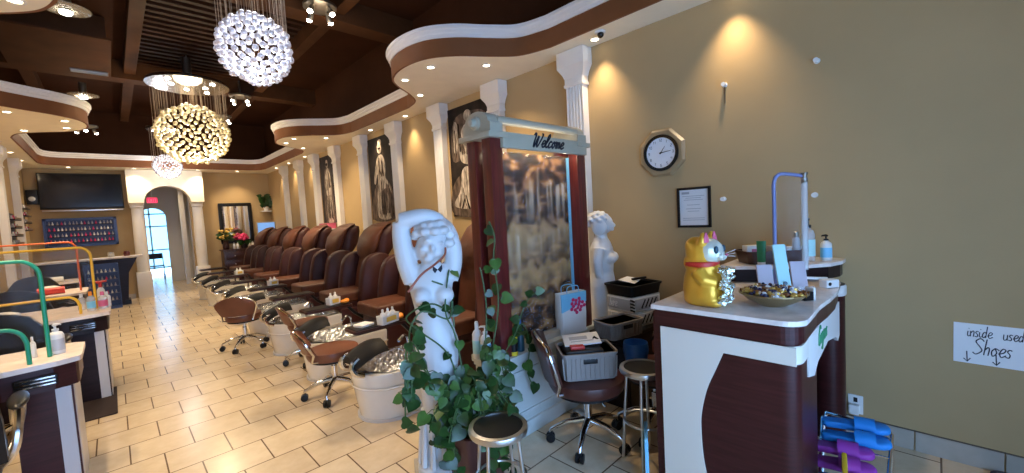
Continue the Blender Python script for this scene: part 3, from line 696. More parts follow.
for k, (y, z, lb) in enumerate(((1.082, 2.394, 'upper white wall standoff between clock and entrance, with a grey strip'), (0.53, 2.403, 'upper white wall standoff high above the reception desk'), (1.109, 1.557, 'lower white wall standoff beside the framed certificate'), (0.549, 1.549, 'lower white wall standoff beside the acrylic screen of the desk'))):
    t = thing('wall_standoff', lb, 'wall fitting', (XR, y, z), 0, 'white wall standoffs')
    MB().lathe([(0.014, 0.0), (0.014, 0.006), (0.010, 0.008), (0.010, 0.03), (0.015, 0.032), (0.015, 0.04)], n=14, mtx=RX).build('post', 'white', t)
    MB().lathe([(0.018, 0.0), (0.018, 0.003)], n=14, mtx=RX).build('rosette', 'white', t)
    if k == 0: MB().box((-0.005, 0, -0.075), (0.004, 0.006, 0.12)).build('strip', 'nickel_dark', t)
t = thing('security_camera', 'small black dome camera under the soffit near the first column', 'camera', (3.09, 1.98, ZS - 0.001))
MB().lathe([(0.045, 0.0), (0.045, -0.015), (0.035, -0.02)], n=20).build('mount', 'white', t)
MB().ell((-0.01, -0.01, -0.032), 0.028).build('lens_ball', 'black_gloss', t)
t = thing('wall_socket', 'white wall socket with a plugged adapter beside the reception desk', 'socket', (XR, 0.35, 0.20))
MB().box((-0.004, 0, 0), (0.008, 0.075, 0.12), bev=0.003).build('plate', 'white', t)
MB().box((-0.028, 0.005, -0.025), (0.04, 0.05, 0.06), bev=0.005).build('adapter', 'white', t)
MB().box((-0.0085, 0, 0.03), (0.002, 0.02, 0.03)).build('outlet', 'black', t)
t = MB()
for k in range(1): t.prism(rrect(0.55, 0.30, 0.05), 0.0, 0.02, 'z')
o = t.build('fluffy_doormat', 'rug_grey'); o.location = (3.02, -0.36, 0.001); tag(o, 'dark grey fluffy mat lying on the floor at the foot of the bare wall', 'mat')

# ------------------------------------------------------------------ reception desk
DX, DY0, DY1, DZ = 1.957, 0.385, 1.0, 1.04
t = thing('reception_desk', 'dark wood reception desk with ivory side inlay and pale stone top', 'desk', (DX, DY0, 0))
rc = 0.065
def corner(off, z_lo, z_hi, mb, x_to):
    # skin of the side face, rounded corner and front return; local coordinates, off = outward offset
    pts = [(-off, DY1 - DY0 - 0.02)] + [(rc - (rc + off) * math.cos(a), rc - (rc + off) * math.sin(a)) for a in [PI / 2 * k / 8 for k in range(9)]] + [(x_to, -off)]
    inn = [(x_to, 0.02), (rc, 0.02 + rc * 0), (0.02, rc), (0.02, DY1 - DY0 - 0.02)]
    mb.prism(pts + inn, z_lo, z_hi, 'z')
body = MB(); corner(0.0, 0.0, DZ - 0.02, body, 0.36)
body.box((0.18, (DY1 - DY0) / 2 + 0.02, 0.5), (0.32, DY1 - DY0 - 0.05, 1.0)).box((0.68, 0.55, 0.5), (1.34, 0.16, 1.0))
body.build('body', 'maroon', t, smooth=True, ang=30)
inl = MB(); a_ = catmull([(0.32, .853), (0.285, .767), (0.242, .66), (0.215, .54), (0.21, .46), (0.215, .34), (0.23, .24), (0.265, .12), (0.30, .012)], 4)
yy = lambda s: DY1 - DY0 - 0.008 - s
poly = [(yy(0.022), 0.012), (yy(0.022), 0.93), (yy(0.60), 0.93), (yy(0.60), 0.853)] + [(yy(p.x), p.y) for p in a_]
inl.prism(poly, -0.006, 0.004, 'x'); inl.build('inlay_panel', 'ivory', t, smooth=False)
st = MB(); pts = [(rc - (rc + 0.006) * math.cos(a), rc - (rc + 0.006) * math.sin(a)) for a in [PI / 2 * k / 8 for k in range(9)]] + [(0.16, -0.006), (0.16, 0.004)] + [(rc - (rc - 0.004) * math.cos(a), rc - (rc - 0.004) * math.sin(a)) for a in [PI / 2 * k / 8 for k in range(8, -1, -1)]]
st.prism(pts, 0.853, 0.93, 'z'); st.build('corner_band', 'ivory', t, ang=30)
top = [(-0.022, DY1 - DY0 + 0.01)] + [(rc - 0.087 * math.cos(a), rc - 0.087 * math.sin(a)) for a in [PI / 2 * k / 8 for k in range(9)]] + [(0.20, -0.020), (0.35, -0.016), (0.55, -0.028), (0.75, -0.030), (1.0, -0.01), (1.12, 0.02), (1.18, 0.06), (1.355, 0.10), (1.355, 0.56), (0.8, 0.56), (0.4, DY1 - DY0 + 0.01)]
MB().prism(top, DZ - 0.022, DZ, 'z').build('countertop', 'counter', t, smooth=False)
MB().prism([(p[0] + 0.012 if p[0] < 0.1 else p[0], p[1] + 0.012 if p[1] < 0.3 else p[1] - .012) for p in top], DZ - 0.10, DZ - 0.023, 'z').build('apron', 'maroon', t, smooth=False)
pq = [(0.16, 0.935), (0.98, 0.935), (0.98, 0.74), (0.93, 0.72), (0.86, 0.76), (0.62, 0.80), (0.36, 0.77), (0.28, 0.73), (0.16, 0.76)]
pl_ = MB().prism(pq, -0.006, 0.012, 'y').build('name_plaque', 'white', t, smooth=False)
lg = MB(); write(lg, 'Gorgeous', (0.36, 0, 0.845), (1, 0, 0), (0, 0, 1), 0.085, 0.004, (0, -0.008, 0), 0.3); lg.build('lettering', 'green_label', pl_)
for x in (1.20, 1.30):
    pass
MB().lathe([(0.085, 0.0), (0.085, 0.99)], c=(1.255, 0.085, 0), n=24).build('corner_post', 'maroon', t)
MB().lathe([(0.088, 0.92), (0.092, 0.93), (0.092, 0.975), (0.088, 0.985)], c=(1.255, 0.085, 0), n=24).build('post_band', 'white', t)
MB().box((0.72, 0.10, 0.36), (0.16, 0.02, 0.70)).build('curtain_panel', 'lightblue', t)
ld = [(0.78, 0.47), (0.88, 0.29), (1.00, 0.14), (1.10, 0.06), (1.22, 0.02), (1.32, 0.02), (1.35, 0.07), (1.35, 0.56), (0.78, 0.56)]
MB().prism(ld, DZ + 0.001, 1.118, 'z').build('raised_ledge', 'ebony', t, smooth=False)
MB().prism([(p[0] - 0.015 if p[0] < 1.2 else p[0], p[1] - 0.015 if p[1] < .3 else p[1]) for p in ld], 1.119, 1.14, 'z').build('ledge_top', 'counter', t, smooth=False)
LX, LY = DX, DY0
o = MB().box((0, 0, 0), (0.062, 0.003, 0.058), bev=0.001).build('price_card', 'lightblue'); o.location = (2.835, 0.665, 1.088); o.rotation_euler = (0, 0, math.radians(-63)); tag(o, 'small blue card stuck on the dark ledge of the reception desk', 'card')

# lucky cat
t = thing('lucky_cat', 'shiny golden lucky cat figure with red collar sitting on the desk', 'figurine', (2.085, 0.80, DZ + .001), math.radians(-93))
b = MB()
b.lathe([(0.080, 0.0), (0.094, 0.015), (0.100, 0.07), (0.094, 0.13), (0.080, 0.18), (0.072, 0.205)], n=28, sx=1.0, sy=0.90)
b.ell((-0.002, 0, 0.258), (0.082, 0.080, 0.076)); b.ell((-0.02, 0, 0.205), (0.076, 0.074, 0.06)); b.ell((-.035, 0, .285), (.05, .065, .05))
for s in (-1, 1):
    b.lathe([(0.036, 0), (0.028, 0.03), (0.008, 0.060)], c=(0.022, s * 0.046, 0.302), n=14, sx=0.6)
    b.ell((0.03, s * 0.066, 0.065), (0.062, 0.034, 0.060)); b.ell((0.065, s * 0.058, 0.020), (0.045, 0.032, 0.020))
    b.tube([(0.0, s * 0.070, 0.175), (0.035, s * 0.080, 0.13), (0.082, s * 0.05, 0.115)], [0.034, 0.030, 0.024], 12)
b.ell((-0.085, 0.03, 0.05), (0.03, 0.03, 0.045))
b.fused('body', 'gold', t, 0.007, 5)
MB().lathe([(0.076, 0.190), (0.081, 0.195), (0.081, 0.211), (0.076, 0.216)], n=32, sy=0.98, c=(-0.008, 0, 0), cap=False).build('collar', 'red', t)
f = MB(); f.ell((0.030, 0, 0.262), (0.064, 0.072, 0.066)); f.ell((0.088, 0, 0.240), (0.022, 0.034, 0.022)); f.fused('face', 'cat_face', t, 0.006, 4)
for s in (-1, 1):
    MB().ell((0.080, s * 0.040, 0.275), (0.010, 0.014, 0.019)).build('eye', 'teal_dark', t)
    MB().lathe([(0.025, 0), (0.018, 0.025), (0.004, 0.048)], c=(0.036, s * 0.046, 0.310), n=12, sx=0.5).build('ear_lining', 'pink', t)
    for k in range(3): MB().tube([(0.098, s * 0.02, 0.240 + 0.006 * k), (0.123, s * 0.075, 0.234 + 0.016 * k)], 0.0012, 4).build('whisker', 'white', t)
MB().ell((0.111, 0, 0.250), (0.007, 0.010, 0.006)).build('nose', 'pink', t)
cl = MB()
for k in range(44):
    u, v_ = random.uniform(-1, 1), random.uniform(0, 1)
    p = V(0.092 + 0.022 * (1 - u * u) + random.uniform(-.004, .012), u * 0.068, 0.02 + v_ * 0.165)
    cl.box(p, (0.026, 0.024, 0.020), Matrix.Rotation(random.uniform(0, 3), 4, (random.random(), random.random(), 1)), bev=0.003, seg=1)
cl.build('treasure_front', 'silver_plate', t, smooth=False)

# bowl with candies
t = thing('candy_bowl', 'shallow bronze bowl full of wrapped candies on the desk', 'bowl', (2.215, 0.535, DZ + .001))
MB().lathe([(0.055, 0.0), (0.06, 0.004), (0.105, 0.028), (0.138, 0.058), (0.141, 0.060), (0.132, 0.056), (0.10, 0.032), (0.04, 0.012)], n=36).build('shell', 'bowl_wood', t)
MB().lathe([(0.137, 0.0565), (0.143, 0.058), (0.143, 0.063), (0.137, 0.063)], n=36, cap=False).build('rim', 'bowl_wood', t)
candy = {}
for k in ('candy_brown', 'candy_gold', 'candy_white', 'candy_dark'):
    m_ = MB().ell((0, 0, 0), (0.014, 0.010, 0.009), u=10, v=6)
    for s in (-1, 1): m_.lathe([(0.002, 0.012), (0.008, 0.022)], n=8, mtx=Matrix.Rotation(s * PI / 2, 4, 'Y'))
    candy[k] = m_.mesh('candy'); candy[k].materials.append(M[k])
lbs = {'candy_brown': 'brown wrapped candy heaped in the bronze desk bowl', 'candy_gold': 'gold wrapped candy heaped in the bronze desk bowl', 'candy_white': 'white wrapped candy heaped in the bronze desk bowl', 'candy_dark': 'navy wrapped candy heaped in the bronze desk bowl'}
for k in range(84):
    rr = 0.124 * math.sqrt((k + 0.5) / 84); a = k * 2.4
    kind = random.choice(list(candy)); o = bpy.data.objects.new('candy', candy[kind]); C.objects.link(o)
    o.location = (2.215 + rr * math.cos(a), 0.535 + rr * math.sin(a), DZ + 0.062 + 0.020 * (1 - (rr / 0.124) ** 2) + random.uniform(-.004, .004))
    o.rotation_euler = (random.uniform(-.5, .5), random.uniform(-.5, .5), random.uniform(0, 6)); tag(o, lbs[kind], 'candy', lbs[kind].split(' heaped')[0] + ' in the bowl')

def card_stand(x, y, z, wd, hg, rz, tilt, m, name, label, th=0.012):
    t = thing(name, label, 'brochure', (x, y, z + .008), rz)
    MB().box((0, 0.02, hg / 2), (wd, th, hg), Matrix.Rotation(0, 4, 'X'), bev=0.001).build('front_sheet', m, t)
    MB().box((0, 0.0, -.005), (wd + 0.006, 0.06, 0.004)).box((0, -0.028, 0.008), (wd + 0.006, 0.003, 0.03)).build('holder', 'clear_plastic', t)
    for c in t.children:
        if c.name.startswith('front'): c.rotation_euler = (tilt, 0, 0)
    return t
FR = math.radians(35)
t = card_stand(2.50, 0.535, DZ, 0.062, 0.26, -0.9, math.radians(-16), 'cyan_card', 'appointment_card', 'tall pale cyan card leaning on the desk behind the candy bowl')
MB().lathe([(0.010, 0.0), (0.010, 0.002)], c=(0.0, 0.008, 0.05), n=14, mtx=Matrix.Rotation(PI / 2, 4, 'X')).build('emblem', 'teal_dark', t.children[0])
card_stand(2.42, 0.60, DZ, 0.075, 0.155, -0.9, math.radians(-14), 'lilac_card', 'brochure', 'lilac brochure standing on the desk between candy bowl and cyan card')
card_stand(2.61, 0.49, DZ, 0.075, 0.155, -0.9, math.radians(-14), 'lilac_card', 'brochure', 'lilac brochure standing on the desk on the entrance side of cyan card')
t = thing('card_reader', 'little black and white card reader on the desk by the candy bowl', 'card reader', (2.40, 0.445, DZ), -0.6)
MB().box((0, 0, 0.022), (0.05, 0.06, 0.044), bev=0.005).build('body', 'black', t); MB().box((0.034, 0, 0.03), (0.012, 0.05, 0.06), bev=0.002).build('side_panel', 'white', t)
t = thing('sneeze_guard', 'clear acrylic screen in a bent blue tube frame on the reception desk', 'sneeze guard', (0, 0, 0))
A_, B_ = V(2.672, 0.63, 1.041), V(2.735, 0.50, 1.141); zt = 1.675
MB().tube(catmull([A_, A_ + V(0, 0, .45), (A_.x, A_.y, zt - .05), (A_.x + .008, A_.y - .018, zt - 0.005), (A_.x + .03, A_.y - .05, zt), (B_.x, B_.y, zt - 0.02)], 6), 0.010, 10).build('frame', 'blue_tube', t)
MB().box(((A_.x + B_.x) / 2, (A_.y + B_.y) / 2, 1.42), (0.004, (A_ - B_).xy.length, 0.50), math.atan2(B_.y - A_.y, B_.x - A_.x) - PI / 2).build('acrylic_panel', 'plexi', t)
MB().tube([(B_.x, B_.y, 1.141), (B_.x, B_.y, zt - 0.03)], 0.016, 12).build('clear_post', 'clear_plastic', t)
MB().lathe([(0.012, 0), (0.018, 0.01), (0.012, 0.04), (0.02, 0.06)], c=(B_.x, B_.y, zt - .06), n=12).build('clamp', 'nickel_dark', t)
LT = 1.141
def basket(name, label, loc, rz, wd, dp, hg, m, slots=True):
    t = thing(name, label, 'basket', loc, rz); b = MB()
    o_, i_ = rrect(wd * .92, dp * .92, 0.03), rrect(wd * .90, dp * .88, 0.026)
    o2, i2 = rrect(wd, dp, 0.03), rrect(wd * .97, dp * .96, 0.026)
    b.loft([[(x, y, 0.0) for x, y in o_], [(x, y, hg) for x, y in o2], [(x, y, hg) for x, y in i2], [(x, y, 0.01) for x, y in i_]]); b.build('tub', m, t)
    b = MB(); b.loft([[(x, y, hg - .012) for x, y in rrect(wd + .01, dp + .01, .03)], [(x, y, hg + .004) for x, y in rrect(wd + .014, dp + .014, .03)], [(x, y, hg + .004) for x, y in i2], [(x, y, hg - .012) for x, y in i2]]); b.build('rim', m, t)
    if slots:
        rb = MB(); n = 11
        for k in range(n):
            u = (k / (n - 1) - .5) * (wd * .86)
            for s in (-1, 1): rb.box((u, s * (dp * .482), hg * .45), (0.006, 0.010, hg * .8), Matrix.Rotation(-s * 0.06, 4, 'X'))
            u2 = (k / (n - 1) - .5) * (dp * .84)
            for s in (-1, 1): rb.box((s * (wd * .482), u2, hg * .45), (0.010, 0.006, hg * .8), Matrix.Rotation(s * 0.06, 4, 'Y'))
        rb.build('ribs', m, t, smooth=False)
        for s in (-1, 1): MB().box((0, s * dp * .505, hg * .72), (0.09, 0.008, 0.03), bev=0.004).build('hand_slot', 'black', t)
    return t
basket('wicker_basket', 'dark basket of small boxes on the ledge of the reception desk', (2.98, 0.735, LT), math.radians(-50), 0.34, 0.20, 0.075, 'cherry_dark', False)
for k, (x, y, m, wd, hg, lb) in enumerate(((2.90, 0.80, 'white', .11, .10, 'white small box with pink patch in the dark desk basket'), (3.00, 0.70, 'lilac_card', .09, .09, 'lilac small box standing in the dark desk basket'), (3.06, 0.635, 'white', .09, .08, 'white small box at the entrance end of the dark desk basket'))):
    t = thing('product_box', lb, 'box', (x, y, LT + 0.012), math.radians(-50)); MB().box((0, 0, hg / 2), (wd, 0.07, hg), bev=0.003).build('carton', m, t)
    MB().box((0, -0.036, hg * .6), (wd * .5, 0.002, hg * .4)).build('printed_patch', 'pink' if k == 0 else 'lightblue', t)
t = thing('cream_tube', 'green and white lotion tube standing on its cap on the desk ledge', 'tube', (2.735, 0.715, LT))
MB().lathe([(0.020, 0), (0.021, 0.03)], n=16).build('cap', 'white', t); MB().loft([[(0.021 * math.cos(a), 0.021 * math.sin(a), .031) for a in [2 * PI * k / 16 for k in range(16)]], [(0.004 * math.cos(a), 0.026 * math.sin(a), .155) for a in [2 * PI * k / 16 for k in range(16)]]]).build('tube_body', 'green_label', t)
def pump_bottle(name, label, loc, rz, r, h, m, mp, group=None, cap='black'):
    t = thing(name, label, 'bottle', loc, rz, group)
    MB().lathe([(r * .95, 0), (r, 0.006), (r, h * .62), (r * .8, h * .70), (r * .38, h * .74), (r * .38, h * .77)], n=20).build('bottle_body', m, t)
    b = MB().lathe([(r * .45, h * .77), (r * .45, h * .83), (r * .16, h * .84), (r * .16, h * .93)], n=14); b.tube([(-r * .3, 0, h * .955), (0, 0, h * .965), (r * .9, 0, h * .955), (r * 1.15, 0, h * .92)], [r * .22, r * .26, r * .18, r * .14], 8); b.build('pump', cap, t)
    MB().lathe([(r * 1.01, h * .12), (r * 1.01, h * .5)], n=20, cap=False).build('label_wrap', mp, t)
    return t
pump_bottle('pump_bottle', 'tall clear bottle with black pump on the desk ledge by the wall', (3.10, 0.55, LT), 0.3, 0.036, 0.27, 'clear_plastic', 'cyan_card')
pump_bottle('pump_bottle', 'short pale bottle with black pump at the end of the desk ledge', (3.16, 0.47, LT), 0.8, 0.030, 0.16, 'white', 'lightblue')
t = thing('spray_can', 'slim grey spray can standing on the desk ledge before the bottles', 'can', (3.03, 0.60, LT)); MB().lathe([(0.022, 0), (0.022, 0.14), (0.014, 0.155)], n=16).build('can_body', 'zebra_grey', t); MB().lathe([(0.014, 0.155), (0.014, 0.185), (0.008, 0.19)], n=14).build('cap', 'nickel_dark', t)
t = thing('tape_dispenser', 'white folded paper strip stand on the wall end of the counter', 'paper stand', (2.74, 0.46, DZ + 0.001), math.radians(-35))
MB().box((0, 0.02, 0.05), (0.20, 0.012, 0.014), Matrix.Rotation(0.1, 4, 'Y'), bev=0.002).build('arm', 'white', t); MB().box((0.07, -0.02, 0.022), (0.08, 0.05, 0.044), bev=0.006).build('body', 'white', t); MB().lathe([(0.010, 0), (0.010, 0.054)], n=14, c=(0.05, 0.008, 0.022), mtx=Matrix.Rotation(PI / 2, 4, 'X')).build('spool', 'black', t)

# slipper rack with foam slippers before the desk front
t = thing('slipper_rack', 'low chrome wire slipper rack standing in front of the reception desk', 'rack', (2.55, 0.27, 0))
MB().tube(catmull([(0.14, .155, 0.0), (0.17, .155, .24), (0.18, .145, .34), (0.18, .12, .352), (0.15, -.08, .352), (0.15, -.118, .34), (0.14, -.125, .24), (0.12, -.125, 0.0)], 5), 0.008, 8).build('back_hoop', 'chrome', t)
MB().tube(catmull([(-0.36, .095, 0.0), (-0.36, .095, .13), (-0.36, .06, .15), (-0.36, -.09, .15), (-0.36, -.125, .13), (-0.36, -.125, 0.0)], 5), 0.008, 8).build('front_hoop', 'chrome', t)
for s in (-.125, .155): MB().tube([(-0.36, min(s, .095), .145), (0.15, s, .335)], 0.007, 8).build('side_rail', 'chrome', t)
for k in range(5): MB().tube([(-0.36 + .12 * k, -.125, .152 + .043 * k), (-0.36 + .12 * k, .095 + .015 * k, .152 + .043 * k)], 0.006, 8).build('cross_bar', 'chrome', t)
def slipper(loc, rz, tilt, m, label, group):
    t = thing('foam_slipper', label, 'slipper', loc, rz, group); t.rotation_euler = (0, tilt, rz)
    out = [(p.x, p.y) for p in catmull([(-.13, 0, 0), (-.115, .032, 0), (-.04, .035, 0), (.04, .045, 0), (.105, .043, 0), (.135, .015, 0), (.132, -.025, 0), (.09, -.043, 0), (.02, -.038, 0), (-.05, -.030, 0), (-.115, -.030, 0)], 5, True)]
    out = [(a * 1.02, b * 1.12) for a, b in out]
    sm_ = [(a * .96, b * .88) for a, b in out]
    MB().loft([[(a, b, 0) for a, b in sm_], [(a, b, .008) for a, b in out], [(a, b, .022) for a, b in out], [(a, b, .030) for a, b in sm_]]).build('sole', m, t, ang=60)
    s = MB(); R_ = []
    for k in range(9):
        a = PI * k / 8; c_, z_ = -0.050 * math.cos(a), 0.022 + 0.034 * math.sin(a)
        R_.append([(0.005, c_, z_), (0.085, c_ * .95, z_ * .92), (0.085, c_ * .95, z_ * .92 + .004), (0.005, c_, z_ + .004)])
    s.loft(R_); s.build('strap', m, t)
SL = [(2.64, .285, .345, 'slipper_blue', 'blue foam slipper at the top of the rack, wall side'), (2.55, .275, .315, 'slipper_blue', 'blue foam slipper at the top of the rack, aisle side'), (2.46, .33, .285, 'slipper_purple', 'purple foam slipper in the middle of the rack, wall side'), (2.37, .315, .255, 'slipper_purple', 'purple foam slipper in the middle of the rack, aisle side'), (2.29, .25, .225, 'slipper_blue', 'blue foam slipper on the bottom of the rack, wall side'), (2.21, .24, .20, 'slipper_blue', 'blue foam slipper on the bottom of the rack, aisle side')]
for x, y, z, m, lb in SL: slipper((x, y, z), -PI / 2 + 0.12, -0.10, m, lb, 'foam slippers on the rack')
t = thing('toe_strap', 'yellow foam strap standing up between the purple slippers', 'strap', (2.24, .275, .285), math.radians(8))
MB().box((0, 0, .035), (.20, .020, .07), bev=.006).build('strap_band', 'slipper_yellow', t)

# ------------------------------------------------------------------ welcome fountain
FX0, FX1, FY0, FY1 = 1.72, 2.88, 1.955, 2.25
fx, fy = (FX0 + FX1) / 2, (FY0 + FY1) / 2
t = thing('waterfall_fountain', 'tall welcome sign water wall with red posts on a grey panelled pedestal', 'fountain', (fx, fy, 0))
hw, hd2 = (FX1 - FX0) / 2, (FY1 - FY0) / 2
pd = MB().box((0, 0, 0.28), (2 * hw - .04, 2 * hd2 - .04, 0.56)).build('pedestal', 'pedestal', t)
MB().box((0, 0, 0.555), (2 * hw, 2 * hd2, 0.05), bev=0.008).box((0, 0, 0.52), (2 * hw - .02, 2 * hd2 - .02, 0.03), bev=0.006).build('cornice', 'pedestal', pd)
MB().box((0, 0, 0.05), (2 * hw, 2 * hd2, 0.10), bev=0.008).build('plinth', 'pedestal', pd)
pf = MB()
for z in (0.16, 0.45): pf.box((0.02, -hd2 + .016, z), (2 * hw - .14, 0.016, 0.03), bev=0.004)
for x in (-hw + .08, hw - .06): pf.box((x, -hd2 + .016, .305), (0.03, 0.016, .32), bev=0.004)
pf.build('panel_moulding', 'pedestal', pd)
for x, y, in ((-hw + .105, -hd2 + .07), (-hw + .105, hd2 - .07), (hw - .14, -hd2 + .07), (hw - .14, hd2 - .07)):
    MB().box((x, y, 1.31), (0.105, 0.085, 1.46), bev=0.004).build('post', 'cherry', t)
MB().box((0.02, -hd2 + .012, 2.022), (2 * hw - .24, 0.03, 0.105), bev=0.004).build('header_board', 'header', t)
for s in (-1, 1):
    x = -hw + .10 if s < 0 else hw - .14
    b = MB(); b.box((x, 0, 2.05), (0.17, 2 * hd2 + .02, 0.035), bev=0.004)
    pr = [(-hd2 + .01, 2.068), (hd2 - .01, 2.068), (hd2 - .01, 2.13)] + [((hd2 - .03) * math.cos(a), 2.14 + .075 * math.sin(a)) for a in [PI * k / 12 for k in range(13)]] + [(-hd2 + .01, 2.13)]
    b.prism(pr, x - .055, x + .055, 'x'); e = b.build('end_cap', 'header', t, ang=30)
    MB().lathe([(0.045, 0.0), (0.045, .012), (.03, .02), (.024, .05), (0.01, .055)], n=20, c=(x - .055 if s < 0 else x + .055, 0, 2.14), mtx=Matrix.Rotation(-PI / 2 if s < 0 else PI / 2, 4, 'Y')).build('knob', 'header', e)
MB().tube([(-hw + .13, -hd2 + .05, 2.158), (hw - .17, -hd2 + .05, 2.158)], 0.028, 20).build('roller_bar', 'header', t)
MB().box((-.005, 0, 1.29), (2 * hw - .34, 0.02, 1.36)).build('waterfall_print', 'waterfall', t)
MB().box((-.005, -.022, 1.29), (2 * hw - .34, 0.008, 1.36)).build('glass_sheet', 'case_glass', t)
MB().box((hw - .185, -.01, 1.28), (0.022, 0.05, 1.36)).build('edge_strip', 'lightblue', t)
MB().box((0.0, -.04, .60), (2 * hw - .34, 0.10, 0.045), bev=0.006).build('pebble_tray', 'stone_base', t)
MB().tube([(-.36, -.105, 2.0), (.34, -.105, 2.0)], .010, 10).build('added_glow_strip', 'lamp_on', t)  # added glowing tube, hidden behind the header board, to warm the waterfall print
for x in (-.25, 0.0, .25):  # unseen fill lights added to bring out the brown of the print
    l = bpy.data.lights.new('print_fill_light', 'POINT'); l.energy = 0.9; l.color = (1.0, 0.74, 0.46); l.shadow_soft_size = .02
    o = bpy.data.objects.new('print_fill_light', l); C.objects.link(o); o.parent = t; o.location = (x, -.105, 1.983)
lw = MB(); write(lw, 'Welcome', (-0.175, 0, 1.996), (1.42, 0, 0), (0, 0, 1), 0.095, 0.0062, (0, -hd2 - .005, 0), 0.35); lw.build('lettering', 'ink', t)
def bottle(name, label, loc, r, h, m, capm, group=None, lbl=None):
    t = thing(name, label, 'bottle', loc, 0, group)
    MB().lathe([(r * .95, 0), (r, 0.005), (r, h * .66), (r * .7, h * .74), (r * .4, h * .78)], n=18).build('bottle_body', m, t)
    MB().lathe([(r * .42, h * .78), (r * .42, h * .95), (r * .3, h)], n=14).build('cap', capm, t)
    if lbl: MB().lathe([(r * 1.012, h * .15), (r * 1.012, h * .5)], n=18, cap=False).build('label_wrap', lbl, t)
    return t
PT = 0.581
pump_bottle('lotion_bottle', 'white pump bottle on the fountain pedestal beside the corner post', (1.695, 2.055, PT), 2.0, 0.035, 0.24, 'white', 'lightblue', None, 'white')
bottle('lotion_bottle', 'plain white bottle standing behind the white pump bottle on the pedestal', (1.70, 2.145, PT), 0.034, 0.25, 'white', 'white', None, 'cyan_card')
bottle('cleaner_bottle', 'yellow bottle with black base on the fountain pedestal front', (1.885, 1.992, PT), 0.030, 0.185, 'yellow', 'green_tube', None, 'black')
bottle('cleaner_bottle', 'dark teal bottle beside the yellow one on the fountain pedestal', (1.975, 2.015, PT), 0.030, 0.225, 'teal_dark', 'blue_plastic')
t = thing('gift_bag', 'blue and white gift bag with a pink flower print on the pedestal', 'bag', (2.53, 1.995, PT), math.radians(-12)); t.scale = (1.18, 1.0, 1.18)
b = MB(); b.loft([[(x, y, 0) for x, y in rrect(.20, .09, .008, 2)], [(x, y, .13) for x, y in rrect(.205, .10, .008, 2)], [(x * 1.02, y * .7, .27) for x, y in rrect(.21, .10, .008, 2)], [(x * .98, y * .62, .268) for x, y in rrect(.205, .095, .008, 2)], [(x * .95, y * .8, .02) for x, y in rrect(.20, .09, .008, 2)]]); b.build('bag_body', 'white', t)
b = MB().prism([(-.104, .15), (.104, .20), (.106, .268), (-.106, .268)], -.049, -.036, 'y').build('blue_band', 'lightblue', t, smooth=False)
fp = MB()
for k in range(16):
    a = k * 2.4; rr = 0.05 * math.sqrt((k + .5) / 16); fp.ell((0.025 + rr * 1.3 * math.cos(a), -.05, .185 + rr * math.sin(a)), (.014, .003, .012), u=8, v=6)
fp.build('flower_print', 'floral_pink', t)
for s in (-1, 1): MB().tube(catmull([(-.05, s * .033, .265), (-.04, s * .036, .31), (.04, s * .036, .31), (.05, s * .033, .265)], 5), 0.003, 6).build('handle', 'lightblue', t)

